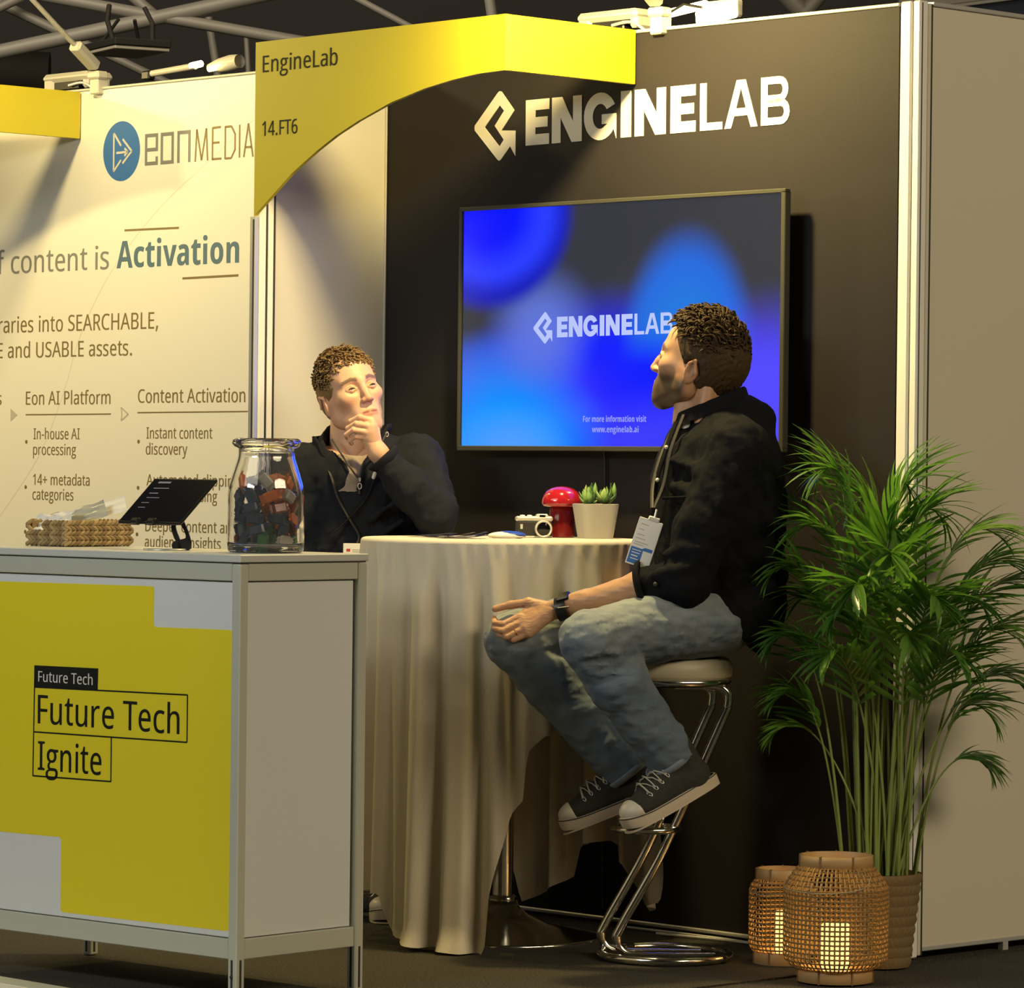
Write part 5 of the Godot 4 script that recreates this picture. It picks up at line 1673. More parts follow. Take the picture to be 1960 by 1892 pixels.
# short hair as a cap over the skull, cut to the hairline
func hair_cap(cell: float, thick: Vector3, up_shift: float, number: int, line := 0.082) -> Field:
	var f := Field.new(Vector3(-0.11, -0.1, -0.15), Vector3(0.11, 0.165, 0.125), cell)
	f.ball(Vector3(0, 0.015 + up_shift, -0.016), Vector3(0.0745, 0.092, 0.0965) + thick, 0.01)
	f.rough(0.003, Vector3(0.012, 0.02, 0.012), number, 3)
	f.trim(Vector3(0, line, 0.074), Vector3(0, -0.565, 0.825), 0.008)
	f.trim(Vector3(0, -0.024, 0.012), Vector3(0, -0.755, 0.655), 0.01)
	f.trim(Vector3(0, -0.075, -0.07), Vector3(0, -1.0, -0.15), 0.014)
	# clear of the ears
	for s in [-1.0, 1.0]:
		f.ball(Vector3(s * 0.088, -0.022, -0.01), Vector3(0.022, 0.03, 0.026), 0.006, Basis(), true)
	return f

# locks of hair rooted on the crown
func locks(mb: MB, xf: Transform3D, count: int, number: int, size: float, long: float, curl: float, front: float, flow: Vector3, low: float) -> void:
	var rng := RandomNumberGenerator.new()
	rng.seed = number
	var made := 0
	var tries := 0
	while made < count and tries < count * 20:
		tries += 1
		var d := Vector3(rng.randf_range(-1, 1), rng.randf_range(-0.2, 1), rng.randf_range(-1, 1))
		if d.length() > 1.0 or d.length() < 0.2:
			continue
		d = d.normalized()
		var p := Vector3(0, 0.018, -0.014) + d * Vector3(0.076, 0.096, 0.099)
		if p.y < low + 0.25 * absf(p.z - 0.03) or p.z > front + (p.y - 0.09) * 1.2:
			continue
		var n := (d / Vector3(0.076, 0.096, 0.099)).normalized()
		var t := (flow + Vector3(rng.randf_range(-0.7, 0.7), rng.randf_range(-0.3, 0.4), rng.randf_range(-0.6, 0.6)))
		t = (t - n * t.dot(n)).normalized()
		var b := n.cross(t)
		var l := long * rng.randf_range(0.7, 1.2) * clampf(0.22 + (p.y - low) * 9.0, 0.2, 1.0)
		var pts := []
		var radii := []
		var phase := rng.randf() * TAU
		for k in 7:
			var s := k / 6.0
			var q := p + n * l * (0.62 * sin(s * 1.9)) + t * l * s * 0.75 + (t * cos(phase + s * curl) + b * sin(phase + s * curl)) * l * 0.16 * s
			pts.append(xf * q)
			radii.append(size * (0.7 + 0.5 * sin(PI * s)) * (1.0 if k < 6 else 0.35))
		mb.tube(pts, radii, 5)
		made += 1

# a hand from its joints: wrist, then for each finger knuckle, middle joint, end joint or tip; the thumb has four points
func hand_field(wrist: Vector3, fingers: Array, thumb: Array, cell: float, lo: Vector3, hi: Vector3, scale := 1.0) -> Field:
	var f := Field.new(lo, hi, cell)
	for k in fingers.size():
		var j: Array = fingers[k]
		var r: float = [0.0092, 0.0094, 0.0088, 0.0077][k] * scale
		f.cone(wrist.lerp(j[0], 0.12), j[0], 0.0135 * scale, 0.0122 * scale, 0.016)
		for s in j.size() - 1:
			f.cone(j[s], j[s + 1], r * (1.0 - 0.07 * s), r * (1.0 - 0.07 * (s + 1)), 0.0025 if s > 0 else 0.004)
	# the ball of the thumb and the thumb itself
	f.cone(wrist.lerp(thumb[0], 0.5), thumb[1], 0.0145 * scale, 0.0125 * scale, 0.014)
	for s in thumb.size() - 1:
		f.cone(thumb[s], thumb[s + 1], (0.0125 - 0.0013 * s) * scale, (0.0115 - 0.0012 * s) * scale, 0.005)
	return f

func nail(parent: Node3D, at: Vector3, along: Vector3, out: Vector3) -> void:
	along = along.normalized()
	out = (out - along * out.dot(along)).normalized()
	part(parent, "fingernail", MB.new().box(at, Vector3(0.0095, 0.0022, 0.0085), 0.001, Basis(along, out, along.cross(out))).mesh(), M.nail)

func people_materials() -> void:
	var s := mat("skin", Color.WHITE, 0.5)
	s.vertex_color_use_as_albedo = true
	mat("nail", lin(0.62, 0.4, 0.32), 0.35)
	mat("eye_white", lin(0.3, 0.27, 0.24), 0.4)
	mat("iris", lin(0.02, 0.03, 0.04), 0.4)
	mat("pupil", lin(0.005, 0.005, 0.005), 0.4)
	mat("hair_dark", lin(0.05, 0.03, 0.013), 0.6)
	M.hair_dark.metallic_specular = 0.3
	mat("hair_brown", lin(0.19, 0.115, 0.045), 0.5)
	for p in [["shirt_navy", lin(0.0065, 0.007, 0.0095)], ["fleece_navy", lin(0.014, 0.0155, 0.021)]]:
		var m := bumped(mat(p[0], p[1], 0.85), 14.0, 0.25, 1.2, 6)
		m.metallic_specular = 0.22
	mat("zip_tape", lin(0.05, 0.045, 0.04), 0.8)
	mat("taupe_knit", lin(0.27, 0.21, 0.17), 0.9)
	mat("white_cotton", lin(0.7, 0.67, 0.6), 0.9)
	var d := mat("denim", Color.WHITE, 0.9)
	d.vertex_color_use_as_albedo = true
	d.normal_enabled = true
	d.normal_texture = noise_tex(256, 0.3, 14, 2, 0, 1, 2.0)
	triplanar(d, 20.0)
	mat("denim_hem", lin(0.17, 0.21, 0.26), 0.9)
	mat("denim_seam", lin(0.1, 0.12, 0.15), 0.9)
	bumped(mat("canvas_dark", lin(0.026, 0.026, 0.022), 0.9), 30.0, 0.3, 1.2, 15)
	mat("rubber_white", lin(0.5, 0.42, 0.32), 0.55)
	mat("toe_rubber", lin(0.62, 0.58, 0.5), 0.4)
	mat("lace", lin(0.45, 0.42, 0.36), 0.85)
	mat("watch_strap", lin(0.012, 0.012, 0.011), 0.35)
	mat("watch_face", lin(0.006, 0.008, 0.006), 0.08)
	mat("gold", lin(0.75, 0.5, 0.2), 0.25, 1.0)
	mat("badge_blue", lin(0.03, 0.14, 0.42), 0.4)
	mat("badge_grey", lin(0.42, 0.38, 0.32), 0.5)
	mat("badge_red", lin(0.45, 0.05, 0.04), 0.5)
	mat("lanyard", lin(0.012, 0.012, 0.013), 0.6)
	mat("lash", lin(0.02, 0.012, 0.008), 0.7)

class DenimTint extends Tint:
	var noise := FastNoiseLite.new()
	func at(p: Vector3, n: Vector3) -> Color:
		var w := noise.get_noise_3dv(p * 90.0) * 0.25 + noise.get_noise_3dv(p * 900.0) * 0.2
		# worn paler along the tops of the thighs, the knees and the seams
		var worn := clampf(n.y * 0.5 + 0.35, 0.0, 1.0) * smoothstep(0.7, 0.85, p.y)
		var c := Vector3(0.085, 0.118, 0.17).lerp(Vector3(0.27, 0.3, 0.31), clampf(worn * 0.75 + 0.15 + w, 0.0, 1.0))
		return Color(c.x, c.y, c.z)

# a high canvas sneaker: x from heel to toe, y up from the ground, z to one side
func sneaker(parent: Node3D, xf: Transform3D, label: String, patch: float) -> void:
	var up := Field.new(Vector3(-0.03, 0.0, -0.075), Vector3(0.31, 0.2, 0.075), 0.005)
	up.cone(Vector3(0.056, 0.055, 0), Vector3(0.064, 0.15, 0), 0.046, 0.044, 0.02)
	up.cone(Vector3(0.045, 0.05, 0), Vector3(0.17, 0.05, 0), 0.04, 0.043, 0.02)
	up.cone(Vector3(0.075, 0.095, 0), Vector3(0.19, 0.05, 0), 0.036, 0.03, 0.03)
	up.ball(Vector3(0.215, 0.046, 0), Vector3(0.06, 0.031, 0.046), 0.02)
	up.trim(Vector3(0, 0.022, 0), Vector3.DOWN).trim(Vector3(0, 0.175, 0), Vector3(0.1, 1, 0))
	up.rough(0.0025, Vector3(0.03, 0.02, 0.03), 5)
	var upper := part(parent, "sneaker", up.mesh(null, xf), M.canvas_dark)
	upper.set_meta("label", label)
	var outline := []
	for k in 40:
		var a := TAU * k / 40
		var x := 0.137 + 0.147 * cos(a)
		var w := (0.043 + 0.007 * clampf((x - 0.08) / 0.15, 0.0, 1.0)) * pow(absf(sin(a)), 0.62) * signf(sin(a))
		outline.append(V(x, w))
	var flat_turn := Transform3D(Basis(Vector3(1, 0, 0), Vector3(0, 0, -1), Vector3(0, 1, 0)), Vector3.ZERO)
	var rows := []
	for s in [[0.0, 0.0], [-0.003, 0.0], [0.0, 0.004], [0.001, 0.026], [-0.001, 0.03], [-0.006, 0.031]]:
		var row := PackedVector3Array()
		for k in outline.size():
			var q: Vector2 = outline[k]
			var g: Vector2 = q - Vector2(0.137, 0)
			var e: Vector2 = g * (1.0 + s[0] / g.length())
			var lift := 0.012 * pow(clampf((q.x - 0.2) / 0.085, 0.0, 1.0), 2.0)
			row.append(xf * Vector3(0.137 + e.x, s[1] + lift, -e.y))
		rows.append(row)
	var sole := MB.new().grid(rows.slice(1), true)
	var bottom := []
	for q in outline:
		bottom.append(q)
	sole.prism(bottom, 0.004, xf * Transform3D(Basis(Vector3(1, 0, 0), Vector3(0, 0, -1), Vector3(0, 1, 0)), Vector3(0, 0.0005, 0)))
	part(upper, "sole", sole.mesh(), M.rubber_white)
	var line := []
	for k in outline.size():
		var q: Vector2 = outline[k]
		line.append(xf * Vector3(q.x + 0.0006 * (q.x - 0.137) / 0.147, 0.0285 + 0.012 * pow(clampf((q.x - 0.2) / 0.085, 0.0, 1.0), 2.0), -q.y * 1.02))
	part(upper, "sole_stripe", MB.new().tube(line, 0.0014, 5, true).mesh(), M.groove)
	var cap := Field.new(Vector3(0.19, 0.01, -0.06), Vector3(0.3, 0.1, 0.06), 0.004)
	cap.ball(Vector3(0.217, 0.046, 0), Vector3(0.063, 0.034, 0.048), 0.01).trim(Vector3(0, 0.028, 0), Vector3.DOWN).trim(Vector3(0.226, 0, 0), Vector3(-1, 0.2, 0))
	part(upper, "toe_cap", cap.mesh(null, xf), M.toe_rubber)
	# laces over the tongue, each end through an eyelet; all laid on the upper's surface
	for k in 6:
		for s in [-1.0, 1.0]:
			var e := on_shoe(up, k / 5.0, s * 0.78)
			var ringp := []
			for j in 10:
				var a := TAU * j / 10
				ringp.append(xf * (on_shoe(up, (k + 0.16 * cos(a)) / 5.0, s * (0.78 + 0.16 * sin(a))) ))
			part(upper, "eyelet", MB.new().tube(ringp, 0.0014, 5, true).mesh(), M.silver)
			if k < 5:
				var lace := []
				for j in 9:
					var u := j / 8.0
					lace.append(xf * (on_shoe(up, (k + u) / 5.0, s * lerpf(0.78, -0.78, u), 0.0015 + 0.004 * sin(PI * u) + (0.002 if s > 0 else 0.0))))
				part(upper, "lace", MB.new().tube(lace, 0.003, 6, false, 0.6).mesh(), M.lace)
	if patch != 0.0:
		part(upper, "ankle_patch", MB.new().lathe([V(0.0005, 0.0), V(0.021, 0.0), V(0.0215, 0.001), V(0.0005, 0.0016)], 28, xf * Transform3D(Basis(Vector3.RIGHT, patch * PI / 2) * Basis(Vector3.UP, 0.3), Vector3(0.05, 0.108, patch * 0.046))).mesh(), M.lace)

# a point on the shoe's upper: t from the lowest eyelets to the highest, swing round the instep in radians
func on_shoe(f: Field, t: float, swing: float, lift := 0.001) -> Vector3:
	var core := Vector3(0.185, 0.035, 0).lerp(Vector3(0.075, 0.075, 0), t)
	var out := Vector3(0.36, 0.93, 0).rotated(Vector3(-0.94, 0.34, 0).normalized(), swing)
	var d := 0.09
	while d > 0.01 and f.value(core + out * d) > 0.0:
		d -= 0.001
	return core + out * (d + lift)

func skin_tint(base: Vector3, number: int) -> HeadTint:
	var t := HeadTint.new()
	t.skin = base
	t.lips = base * Vector3(0.95, 0.62, 0.62)
	t.brow = base * 0.16
	t.noise.seed = number
	return t

class PlainTint extends Tint:
	var c := Color.WHITE
	func at(_p: Vector3, _n: Vector3) -> Color:
		return c

func plain_tint(v: Vector3) -> PlainTint:
	var t := PlainTint.new()
	t.c = Color(v.x, v.y, v.z)
	return t

const FAR_ANKLE := Vector3(-0.104, 0.488, 0.04)

func seated_man() -> void:
	var o := thing("person", "man in a dark overshirt and pale jeans seated on the bar stool facing the screen", "person", STOOL, "", VIEW_TURN)
	var skin := Vector3(0.46, 0.26, 0.155)
	var hx := Transform3D((Basis(Vector3.UP, deg_to_rad(-111)) * Basis(Vector3.RIGHT, deg_to_rad(-14))).scaled_local(Vector3.ONE * 1.04), Vector3(0.072, 1.556, 0.0))
	var body := MB.new()
	var ht := skin_tint(skin, 3)
	ht.beard = Vector3(0.06, 0.036, 0.02)
	ht.beard_share = 1.0
	head_field(0.003).into(body, ht, hx)
	var plain := plain_tint(skin)
	var neck := Field.new(Vector3(-0.1, 1.3, -0.14), Vector3(0.28, 1.58, 0.14), 0.006)
	neck.cone(Vector3(0.105, 1.36, 0.0), Vector3(0.088, 1.5, 0.0), 0.064, 0.057, 0.02)
	neck.cone(Vector3(0.025, 1.4, 0.02), Vector3(0.03, 1.475, 0.0), 0.022, 0.02, 0.03)
	neck.cone(Vector3(0.075, 1.4, 0.07), Vector3(0.1, 1.52, 0.06), 0.016, 0.014, 0.03)
	neck.into(body, plain)
	# trunk, arms and legs under the clothes
	var trunk := Field.new(Vector3(-0.62, 0.35, -0.36), Vector3(0.36, 1.46, 0.5), 0.016)
	trunk.ball(Vector3(0.09, 0.9, 0), Vector3(0.13, 0.09, 0.15), 0.04)
	trunk.ball(Vector3(0.125, 1.08, 0), Vector3(0.11, 0.18, 0.14), 0.05)
	trunk.ball(Vector3(0.13, 1.27, 0), Vector3(0.11, 0.13, 0.15), 0.05)
	trunk.cone(Vector3(0.16, 1.335, 0.14), Vector3(0.09, 1.345, -0.14), 0.055, 0.055, 0.04)
	trunk.cone(Vector3(0.165, 1.325, 0.165), Vector3(0.03, 1.005, 0.215), 0.05, 0.042, 0.03)
	trunk.cone(Vector3(0.07, 1.33, -0.165), Vector3(0.06, 1.0, -0.19), 0.05, 0.042, 0.03)
	trunk.cone(Vector3(0.126, 0.886, 0.09), Vector3(-0.215, 0.845, 0.325), 0.075, 0.055, 0.03)
	trunk.cone(Vector3(0.02, 0.9, -0.09), Vector3(-0.405, 0.832, 0.05), 0.075, 0.055, 0.03)
	trunk.cone(Vector3(-0.215, 0.845, 0.325), Vector3(0.01, 0.53, 0.2), 0.055, 0.04, 0.03)
	trunk.cone(Vector3(-0.405, 0.832, 0.05), FAR_ANKLE, 0.055, 0.04, 0.03)
	trunk.into(body, plain)
	var arm := Field.new(Vector3(-0.36, 0.84, 0.04), Vector3(0.08, 1.08, 0.3), 0.005)
	var elbow := Vector3(0.02, 1.0, 0.21)
	var wrist := Vector3(-0.287, 0.914, 0.13)
	arm.cone(elbow, elbow.lerp(wrist, 0.3), 0.043, 0.044, 0.02).cone(elbow.lerp(wrist, 0.3), elbow.lerp(wrist, 0.85), 0.044, 0.029, 0.02).cone(elbow.lerp(wrist, 0.8), wrist + Vector3(-0.02, -0.004, -0.004), 0.03, 0.0265, 0.02, Vector3(0.1, -0.2, 0.5))
	arm.rough(0.0012, Vector3(0.05, 0.012, 0.02), 8)
	arm.into(body, plain)
	var hf := [[Vector3(-0.372, 0.903, 0.115), Vector3(-0.43, 0.874, 0.135), Vector3(-0.452, 0.876, 0.115), Vector3(-0.455, 0.888, 0.09)],
		[Vector3(-0.376, 0.884, 0.128), Vector3(-0.432, 0.857, 0.142), Vector3(-0.452, 0.862, 0.118), Vector3(-0.45, 0.88, 0.092)],
		[Vector3(-0.373, 0.866, 0.138), Vector3(-0.421, 0.842, 0.145), Vector3(-0.442, 0.848, 0.122), Vector3(-0.436, 0.867, 0.1)],
		[Vector3(-0.364, 0.851, 0.142), Vector3(-0.403, 0.834, 0.142), Vector3(-0.421, 0.84, 0.122), Vector3(-0.42, 0.855, 0.105)]]
	var th := [Vector3(-0.322, 0.922, 0.12), Vector3(-0.365, 0.93, 0.108), Vector3(-0.412, 0.923, 0.098), Vector3(-0.452, 0.912, 0.095)]
	var hand := hand_field(wrist + Vector3(-0.012, -0.003, 0), hf, th, 0.003, Vector3(-0.49, 0.8, 0.06), Vector3(-0.26, 0.97, 0.18))
	hand.rough(0.0008, Vector3(0.02, 0.004, 0.01), 4)
	hand.into(body, plain)
	# the other hand rests out of sight in the lap
	var far := Field.new(Vector3(-0.24, 0.86, -0.28), Vector3(0.1, 1.06, -0.08), 0.006)
	var w2 := Vector3(-0.01, 0.965, -0.17)
	far.cone(Vector3(0.06, 1.0, -0.19), w2, 0.042, 0.03, 0.02)
	far.into(body, plain)
	var mf := []
	for k in 4:
		var z := -0.185 + 0.016 * k
		mf.append([Vector3(-0.085, 0.96, z), Vector3(-0.12, 0.95, z), Vector3(-0.138, 0.94, z)])
	hand_field(w2, mf, [Vector3(-0.04, 0.955, -0.14), Vector3(-0.065, 0.95, -0.125), Vector3(-0.09, 0.945, -0.122), Vector3(-0.105, 0.943, -0.122)], 0.0045, Vector3(-0.17, 0.9, -0.22), Vector3(0.03, 1.0, -0.09)).into(body, plain)
	var bm := part(o, "body", body.mesh(true), M.skin)
	eyes(bm, hx, Vector3(0.1, 0, 1).normalized())
	lashes(bm, hx)
	nail(bm, Vector3(-0.4565, 0.8915, 0.083), Vector3(0, 0.4, -0.9), Vector3(-0.7, 0.4, 0.2))
	nail(bm, Vector3(-0.4515, 0.884, 0.085), Vector3(0.1, 0.5, -0.9), Vector3(-0.6, 0.5, 0.2))
	part(bm, "ring", MB.new().tube(ring(Vector3(-0.398, 0.8535, 0.1415), 0.0098, 0.0098, 20, Basis(Quaternion(Vector3.UP, Vector3(-0.88, -0.44, 0.13).normalized()))), 0.0012, 6, true).mesh(), M.gold)
	# hair: a close cut with a curly top
	var cap := hair_cap(0.003, Vector3(0.012, 0.02, 0.018), 0.004, 11)
	var hair := MB.new()
	cap.into(hair, null, hx)
	locks(hair, hx, 1300, 5, 0.0023, 0.048, 3.0, 0.052, Vector3(0.1, 0.15, 0.6), 0.012)
	part(o, "hair", hair.mesh(), M.hair_dark)
	# jeans
	var j := Field.new(Vector3(-0.56, 0.4, -0.34), Vector3(0.3, 1.04, 0.46), 0.0075)
	j.ball(Vector3(0.085, 0.9, 0.0), Vector3(0.145, 0.105, 0.175), 0.03, Basis(Vector3.UP, 0.4))
	j.cone(Vector3(0.12, 0.893, 0.09), Vector3(-0.05, 0.872, 0.2), 0.098, 0.087, 0.03)
	j.cone(Vector3(-0.05, 0.872, 0.2), Vector3(-0.212, 0.843, 0.325), 0.087, 0.075, 0.02)
	j.cone(Vector3(0.02, 0.905, -0.09), Vector3(-0.2, 0.877, -0.02), 0.098, 0.085, 0.03)
	j.cone(Vector3(-0.2, 0.877, -0.02), Vector3(-0.402, 0.83, 0.05), 0.085, 0.074, 0.02)
	j.cone(Vector3(-0.212, 0.843, 0.325), Vector3(-0.14, 0.74, 0.285), 0.073, 0.077, 0.02)
	j.cone(Vector3(-0.14, 0.74, 0.285), Vector3(0.004, 0.535, 0.205), 0.077, 0.062, 0.02)
	j.cone(Vector3(-0.402, 0.83, 0.05), Vector3(-0.31, 0.73, 0.05), 0.072, 0.075, 0.02)
	j.cone(Vector3(-0.31, 0.73, 0.05), FAR_ANKLE + Vector3(0.01, -0.012, 0), 0.075, 0.06, 0.02)
	# creases behind the knee and bunched cloth at the hems
	for q in [[Vector3(-0.235, 0.79, 0.4), Vector3(-0.1, 0.8, 0.36)], [Vector3(-0.215, 0.76, 0.38), Vector3(-0.08, 0.785, 0.35)], [Vector3(-0.2, 0.73, 0.37), Vector3(-0.1, 0.765, 0.355)]]:
		j.cone(q[0], q[1], 0.006, 0.003, 0.025, Vector3.ZERO, true)
	for q in [[Vector3(-0.06, 0.59, 0.25), Vector3(0.025, 0.62, 0.245), 0.011], [Vector3(-0.04, 0.56, 0.25), Vector3(0.03, 0.585, 0.25), 0.011], [Vector3(-0.015, 0.55, 0.25), Vector3(0.035, 0.55, 0.24), 0.009], [Vector3(-0.2, 0.575, 0.07), Vector3(-0.09, 0.61, 0.075), 0.012], [Vector3(-0.175, 0.54, 0.075), Vector3(-0.07, 0.57, 0.08), 0.012], [Vector3(-0.16, 0.512, 0.075), Vector3(-0.06, 0.53, 0.08), 0.01], [Vector3(-0.25, 0.65, 0.09), Vector3(-0.14, 0.67, 0.09), 0.012]]:
		j.cone(q[0], q[1], q[2], q[2] * 0.6, 0.03)
	j.rough(0.006, Vector3(0.06, 0.035, 0.05), 9, 3)
	j.trim(Vector3(0.01, 0.528, 0.2), Vector3(0.55, -0.83, -0.2), 0.004, 0.13)
	j.trim(FAR_ANKLE + Vector3(0.004, -0.01, 0.0), Vector3(0.62, -0.78, 0.0), 0.004, 0.13)
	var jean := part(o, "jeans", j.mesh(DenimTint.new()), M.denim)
	for s in [[Vector3(0.0, 0.528, 0.202), Vector3(0.55, -0.83, -0.2), 0.063], [FAR_ANKLE + Vector3(0.0, -0.004, 0), Vector3(0.62, -0.78, 0.0), 0.061]]:
		var n: Vector3 = s[1].normalized()
		part(jean, "hem", MB.new().tube(ring(s[0], s[2], s[2], 40, Basis(Quaternion(Vector3.UP, -n))), 0.0055, 8, true, 1.9).mesh(), M.denim_hem)
	# overshirt
	var f := Field.new(Vector3(-0.2, 0.76, -0.33), Vector3(0.37, 1.54, 0.36), 0.0075)
	var tt := Basis(Vector3.UP, 0.42)
	f.ball(Vector3(0.14, 0.93, 0.0), Vector3(0.16, 0.17, 0.185), 0.04, tt)
	f.ball(Vector3(0.122, 1.09, 0.0), Vector3(0.155, 0.2, 0.195), 0.04, tt)
	f.ball(Vector3(0.112, 1.24, 0.0), Vector3(0.15, 0.18, 0.2), 0.05, tt)
	f.cone(Vector3(0.165, 1.335, 0.155), Vector3(0.075, 1.345, -0.155), 0.078, 0.078, 0.05)
	f.cone(Vector3(0.15, 1.37, 0.06), Vector3(0.135, 1.4, 0.0), 0.07, 0.064, 0.05)
	f.cone(Vector3(0.2, 1.4, 0.02), Vector3(0.2, 1.2, 0.0), 0.07, 0.1, 0.05)
	f.cone(Vector3(0.19, 0.95, 0.0), Vector3(0.215, 0.86, 0.04), 0.1, 0.05, 0.04)
	f.trim(Vector3(0.05, 0.955, 0.1), Vector3(-0.64, -0.77, 0.0), 0.004)
	f.cone(Vector3(0.165, 1.325, 0.17), Vector3(0.08, 1.13, 0.205), 0.078, 0.07, 0.03)
	f.cone(Vector3(0.08, 1.13, 0.205), elbow + Vector3(0.015, -0.01, 0), 0.07, 0.066, 0.02)
	f.cone(elbow + Vector3(0.015, -0.01, 0), elbow.lerp(wrist, 0.33), 0.064, 0.052, 0.02)
	f.cone(Vector3(0.07, 1.33, -0.17), Vector3(0.06, 1.0, -0.2), 0.075, 0.064, 0.03)
	f.cone(Vector3(0.06, 1.0, -0.2), Vector3(0.0, 0.99, -0.18), 0.062, 0.052, 0.02)
	# folds run from the armpit and the elbow
	for q in [[Vector3(0.0, 1.3, 0.12), Vector3(0.15, 1.25, 0.255)], [Vector3(0.0, 1.23, 0.13), Vector3(0.12, 1.2, 0.255)], [Vector3(0.03, 1.14, 0.2), Vector3(0.11, 1.18, 0.26)], [Vector3(-0.02, 1.06, 0.23), Vector3(0.07, 1.08, 0.27)], [Vector3(-0.04, 1.01, 0.25), Vector3(0.04, 1.03, 0.28)],
			[Vector3(0.04, 1.34, 0.1), Vector3(0.06, 1.16, 0.17)], [Vector3(0.27, 1.3, 0.02), Vector3(0.3, 1.0, 0.03)], [Vector3(0.24, 1.25, 0.14), Vector3(0.26, 0.98, 0.13)]]:
		f.cone(q[0], q[1], 0.008, 0.004, 0.035)
	f.rough(0.009, Vector3(0.07, 0.1, 0.06), 31, 3, Basis(Vector3.BACK, 0.6))
	f.trim(elbow.lerp(wrist, 0.34), wrist - elbow, 0.004, 0.1)
	var shirt := part(o, "overshirt", f.mesh(), M.shirt_navy)
	part(shirt, "rolled_cuff", MB.new().tube(ring(elbow.lerp(wrist, 0.31), 0.053, 0.053, 36, Basis(Quaternion(Vector3.UP, (wrist - elbow).normalized()))), 0.009, 8, true, 2.4).mesh(), M.shirt_navy)
	var band := []
	for e in [[0.0, 0.0], [0.5, 0.004], [1.0, 0.006], [1.06, 0.012], [0.95, 0.017], [0.35, 0.024], [0.0, 0.026]]:
		var row := PackedVector3Array()
		for k in 31:
			var a := lerpf(deg_to_rad(-158), deg_to_rad(158), k / 30.0)
			var rr: float = 0.069 + e[1]
			row.append(Vector3(0.103 + cos(a) * rr * 1.08, 1.423 + 0.036 * cos(a) + e[0] * 0.036, sin(a) * rr))
		band.append(row)
	part(shirt, "collar", MB.new().grid(band).mesh(), M.shirt_navy)
	part(shirt, "placket", MB.new().tube(smooth([Vector3(0.012, 1.4, 0.05), Vector3(-0.018, 1.32, 0.085), Vector3(-0.04, 1.24, 0.1), Vector3(-0.05, 1.14, 0.1)], 6), 0.008, 8, false, 0.5).mesh(), M.shirt_navy)
	for b in [Vector3(-0.037, 1.25, 0.112), Vector3(-0.014, 1.335, 0.094), Vector3(-0.053, 1.15, 0.112)]:
		part(shirt, "button", MB.new().ball_shape(b, 0.0055).mesh(), M.silver)
	part(shirt, "chest_pocket", MB.new().box(Vector3(0.01, 1.205, 0.176), Vector3(0.085, 0.008, 0.006), 0.002, Basis(Vector3.UP, -0.55) * Basis(Vector3.BACK, 0.05)).mesh(), M.shirt_navy)
	part(shirt, "cuff_button", MB.new().ball_shape(Vector3(-0.045, 0.985, 0.262), 0.006).mesh(), M.groove)
	var under := Field.new(Vector3(-0.03, 1.33, -0.1), Vector3(0.2, 1.46, 0.12), 0.006)
	under.cone(Vector3(0.09, 1.35, 0.01), Vector3(0.082, 1.415, 0.0), 0.07, 0.066, 0.02).trim(Vector3(0.02, 1.417, 0), Vector3(-0.5, 1, 0)).trim(Vector3(0.05, 1.4, 0), Vector3(1, 0.1, 0))
	part(o, "undershirt", under.mesh(), M.white_cotton)
	# watch
	var wa := elbow.lerp(wrist, 0.97)
	var axis := (wrist - elbow).normalized()
	var wb := Basis(Quaternion(Vector3.UP, axis))
	var rows := []
	for s in [[-0.014, 0.0285], [-0.0135, 0.0315], [0.0135, 0.0325], [0.014, 0.0295]]:
		var row := PackedVector3Array()
		for k in 32:
			var a := TAU * k / 32
			row.append(wa + wb * Vector3(cos(a) * s[1], s[0], -sin(a) * s[1]))
		rows.append(row)
	var watch := part(o, "watch_strap", MB.new().grid(rows, true).mesh(), M.watch_strap)
	part(watch, "watch_case", MB.new().box(wa + Vector3(0.0, 0.03, 0.012), Vector3(0.034, 0.011, 0.036), 0.003, Basis(axis, axis.cross(Vector3(0, 0.9, 0.4)).cross(axis).normalized(), axis.cross(Vector3(0, 0.9, 0.4)).normalized())).mesh(), M.watch_face)
	part(watch, "strap_loop", MB.new().tube([wa + Vector3(-0.014, 0.002, 0.0335), wa + Vector3(0.015, 0.006, 0.0335)], 0.0015, 5).mesh(), M.badge_grey)
	# badge on its lanyard
	var bb := Basis(Vector3(0.95, -0.3, 0.0), Vector3(0.3, 0.95, 0), Vector3(0, 0, 1)) * Basis(Vector3.UP, -0.25)
	bb = bb.orthonormalized()
	var bc := Vector3(-0.072, 1.088, 0.185)
	var badge := part(o, "name_badge", MB.new().box(bc, Vector3(0.064, 0.124, 0.002), 0.0008, bb).mesh(), M.paper)
	badge.set_meta("label", "white name badge with a blue lower block")
	part(badge, "blue_block", MB.new().prism([V(-0.029, -0.058), V(0.0, -0.058), V(0.004, -0.05), V(0.004, -0.02), V(0.028, -0.02), V(0.028, -0.011), V(0.008, -0.011), V(0.0, -0.016), V(-0.029, -0.016)], 0.0006, Transform3D(bb, bc + bb * Vector3(0, 0, 0.001))).mesh(), M.badge_blue)
	for s in [[-0.012, -0.023, 0.024, 0.002], [-0.013, -0.03, 0.022, 0.002], [-0.014, -0.038, 0.018, 0.003], [-0.012, -0.046, 0.022, 0.002]]:
		part(badge, "print_line", MB.new().box(bc + bb * Vector3(s[0], s[1], 0.0018), Vector3(s[2], s[3], 0.0004), 0.0, bb).mesh(), M.paper)
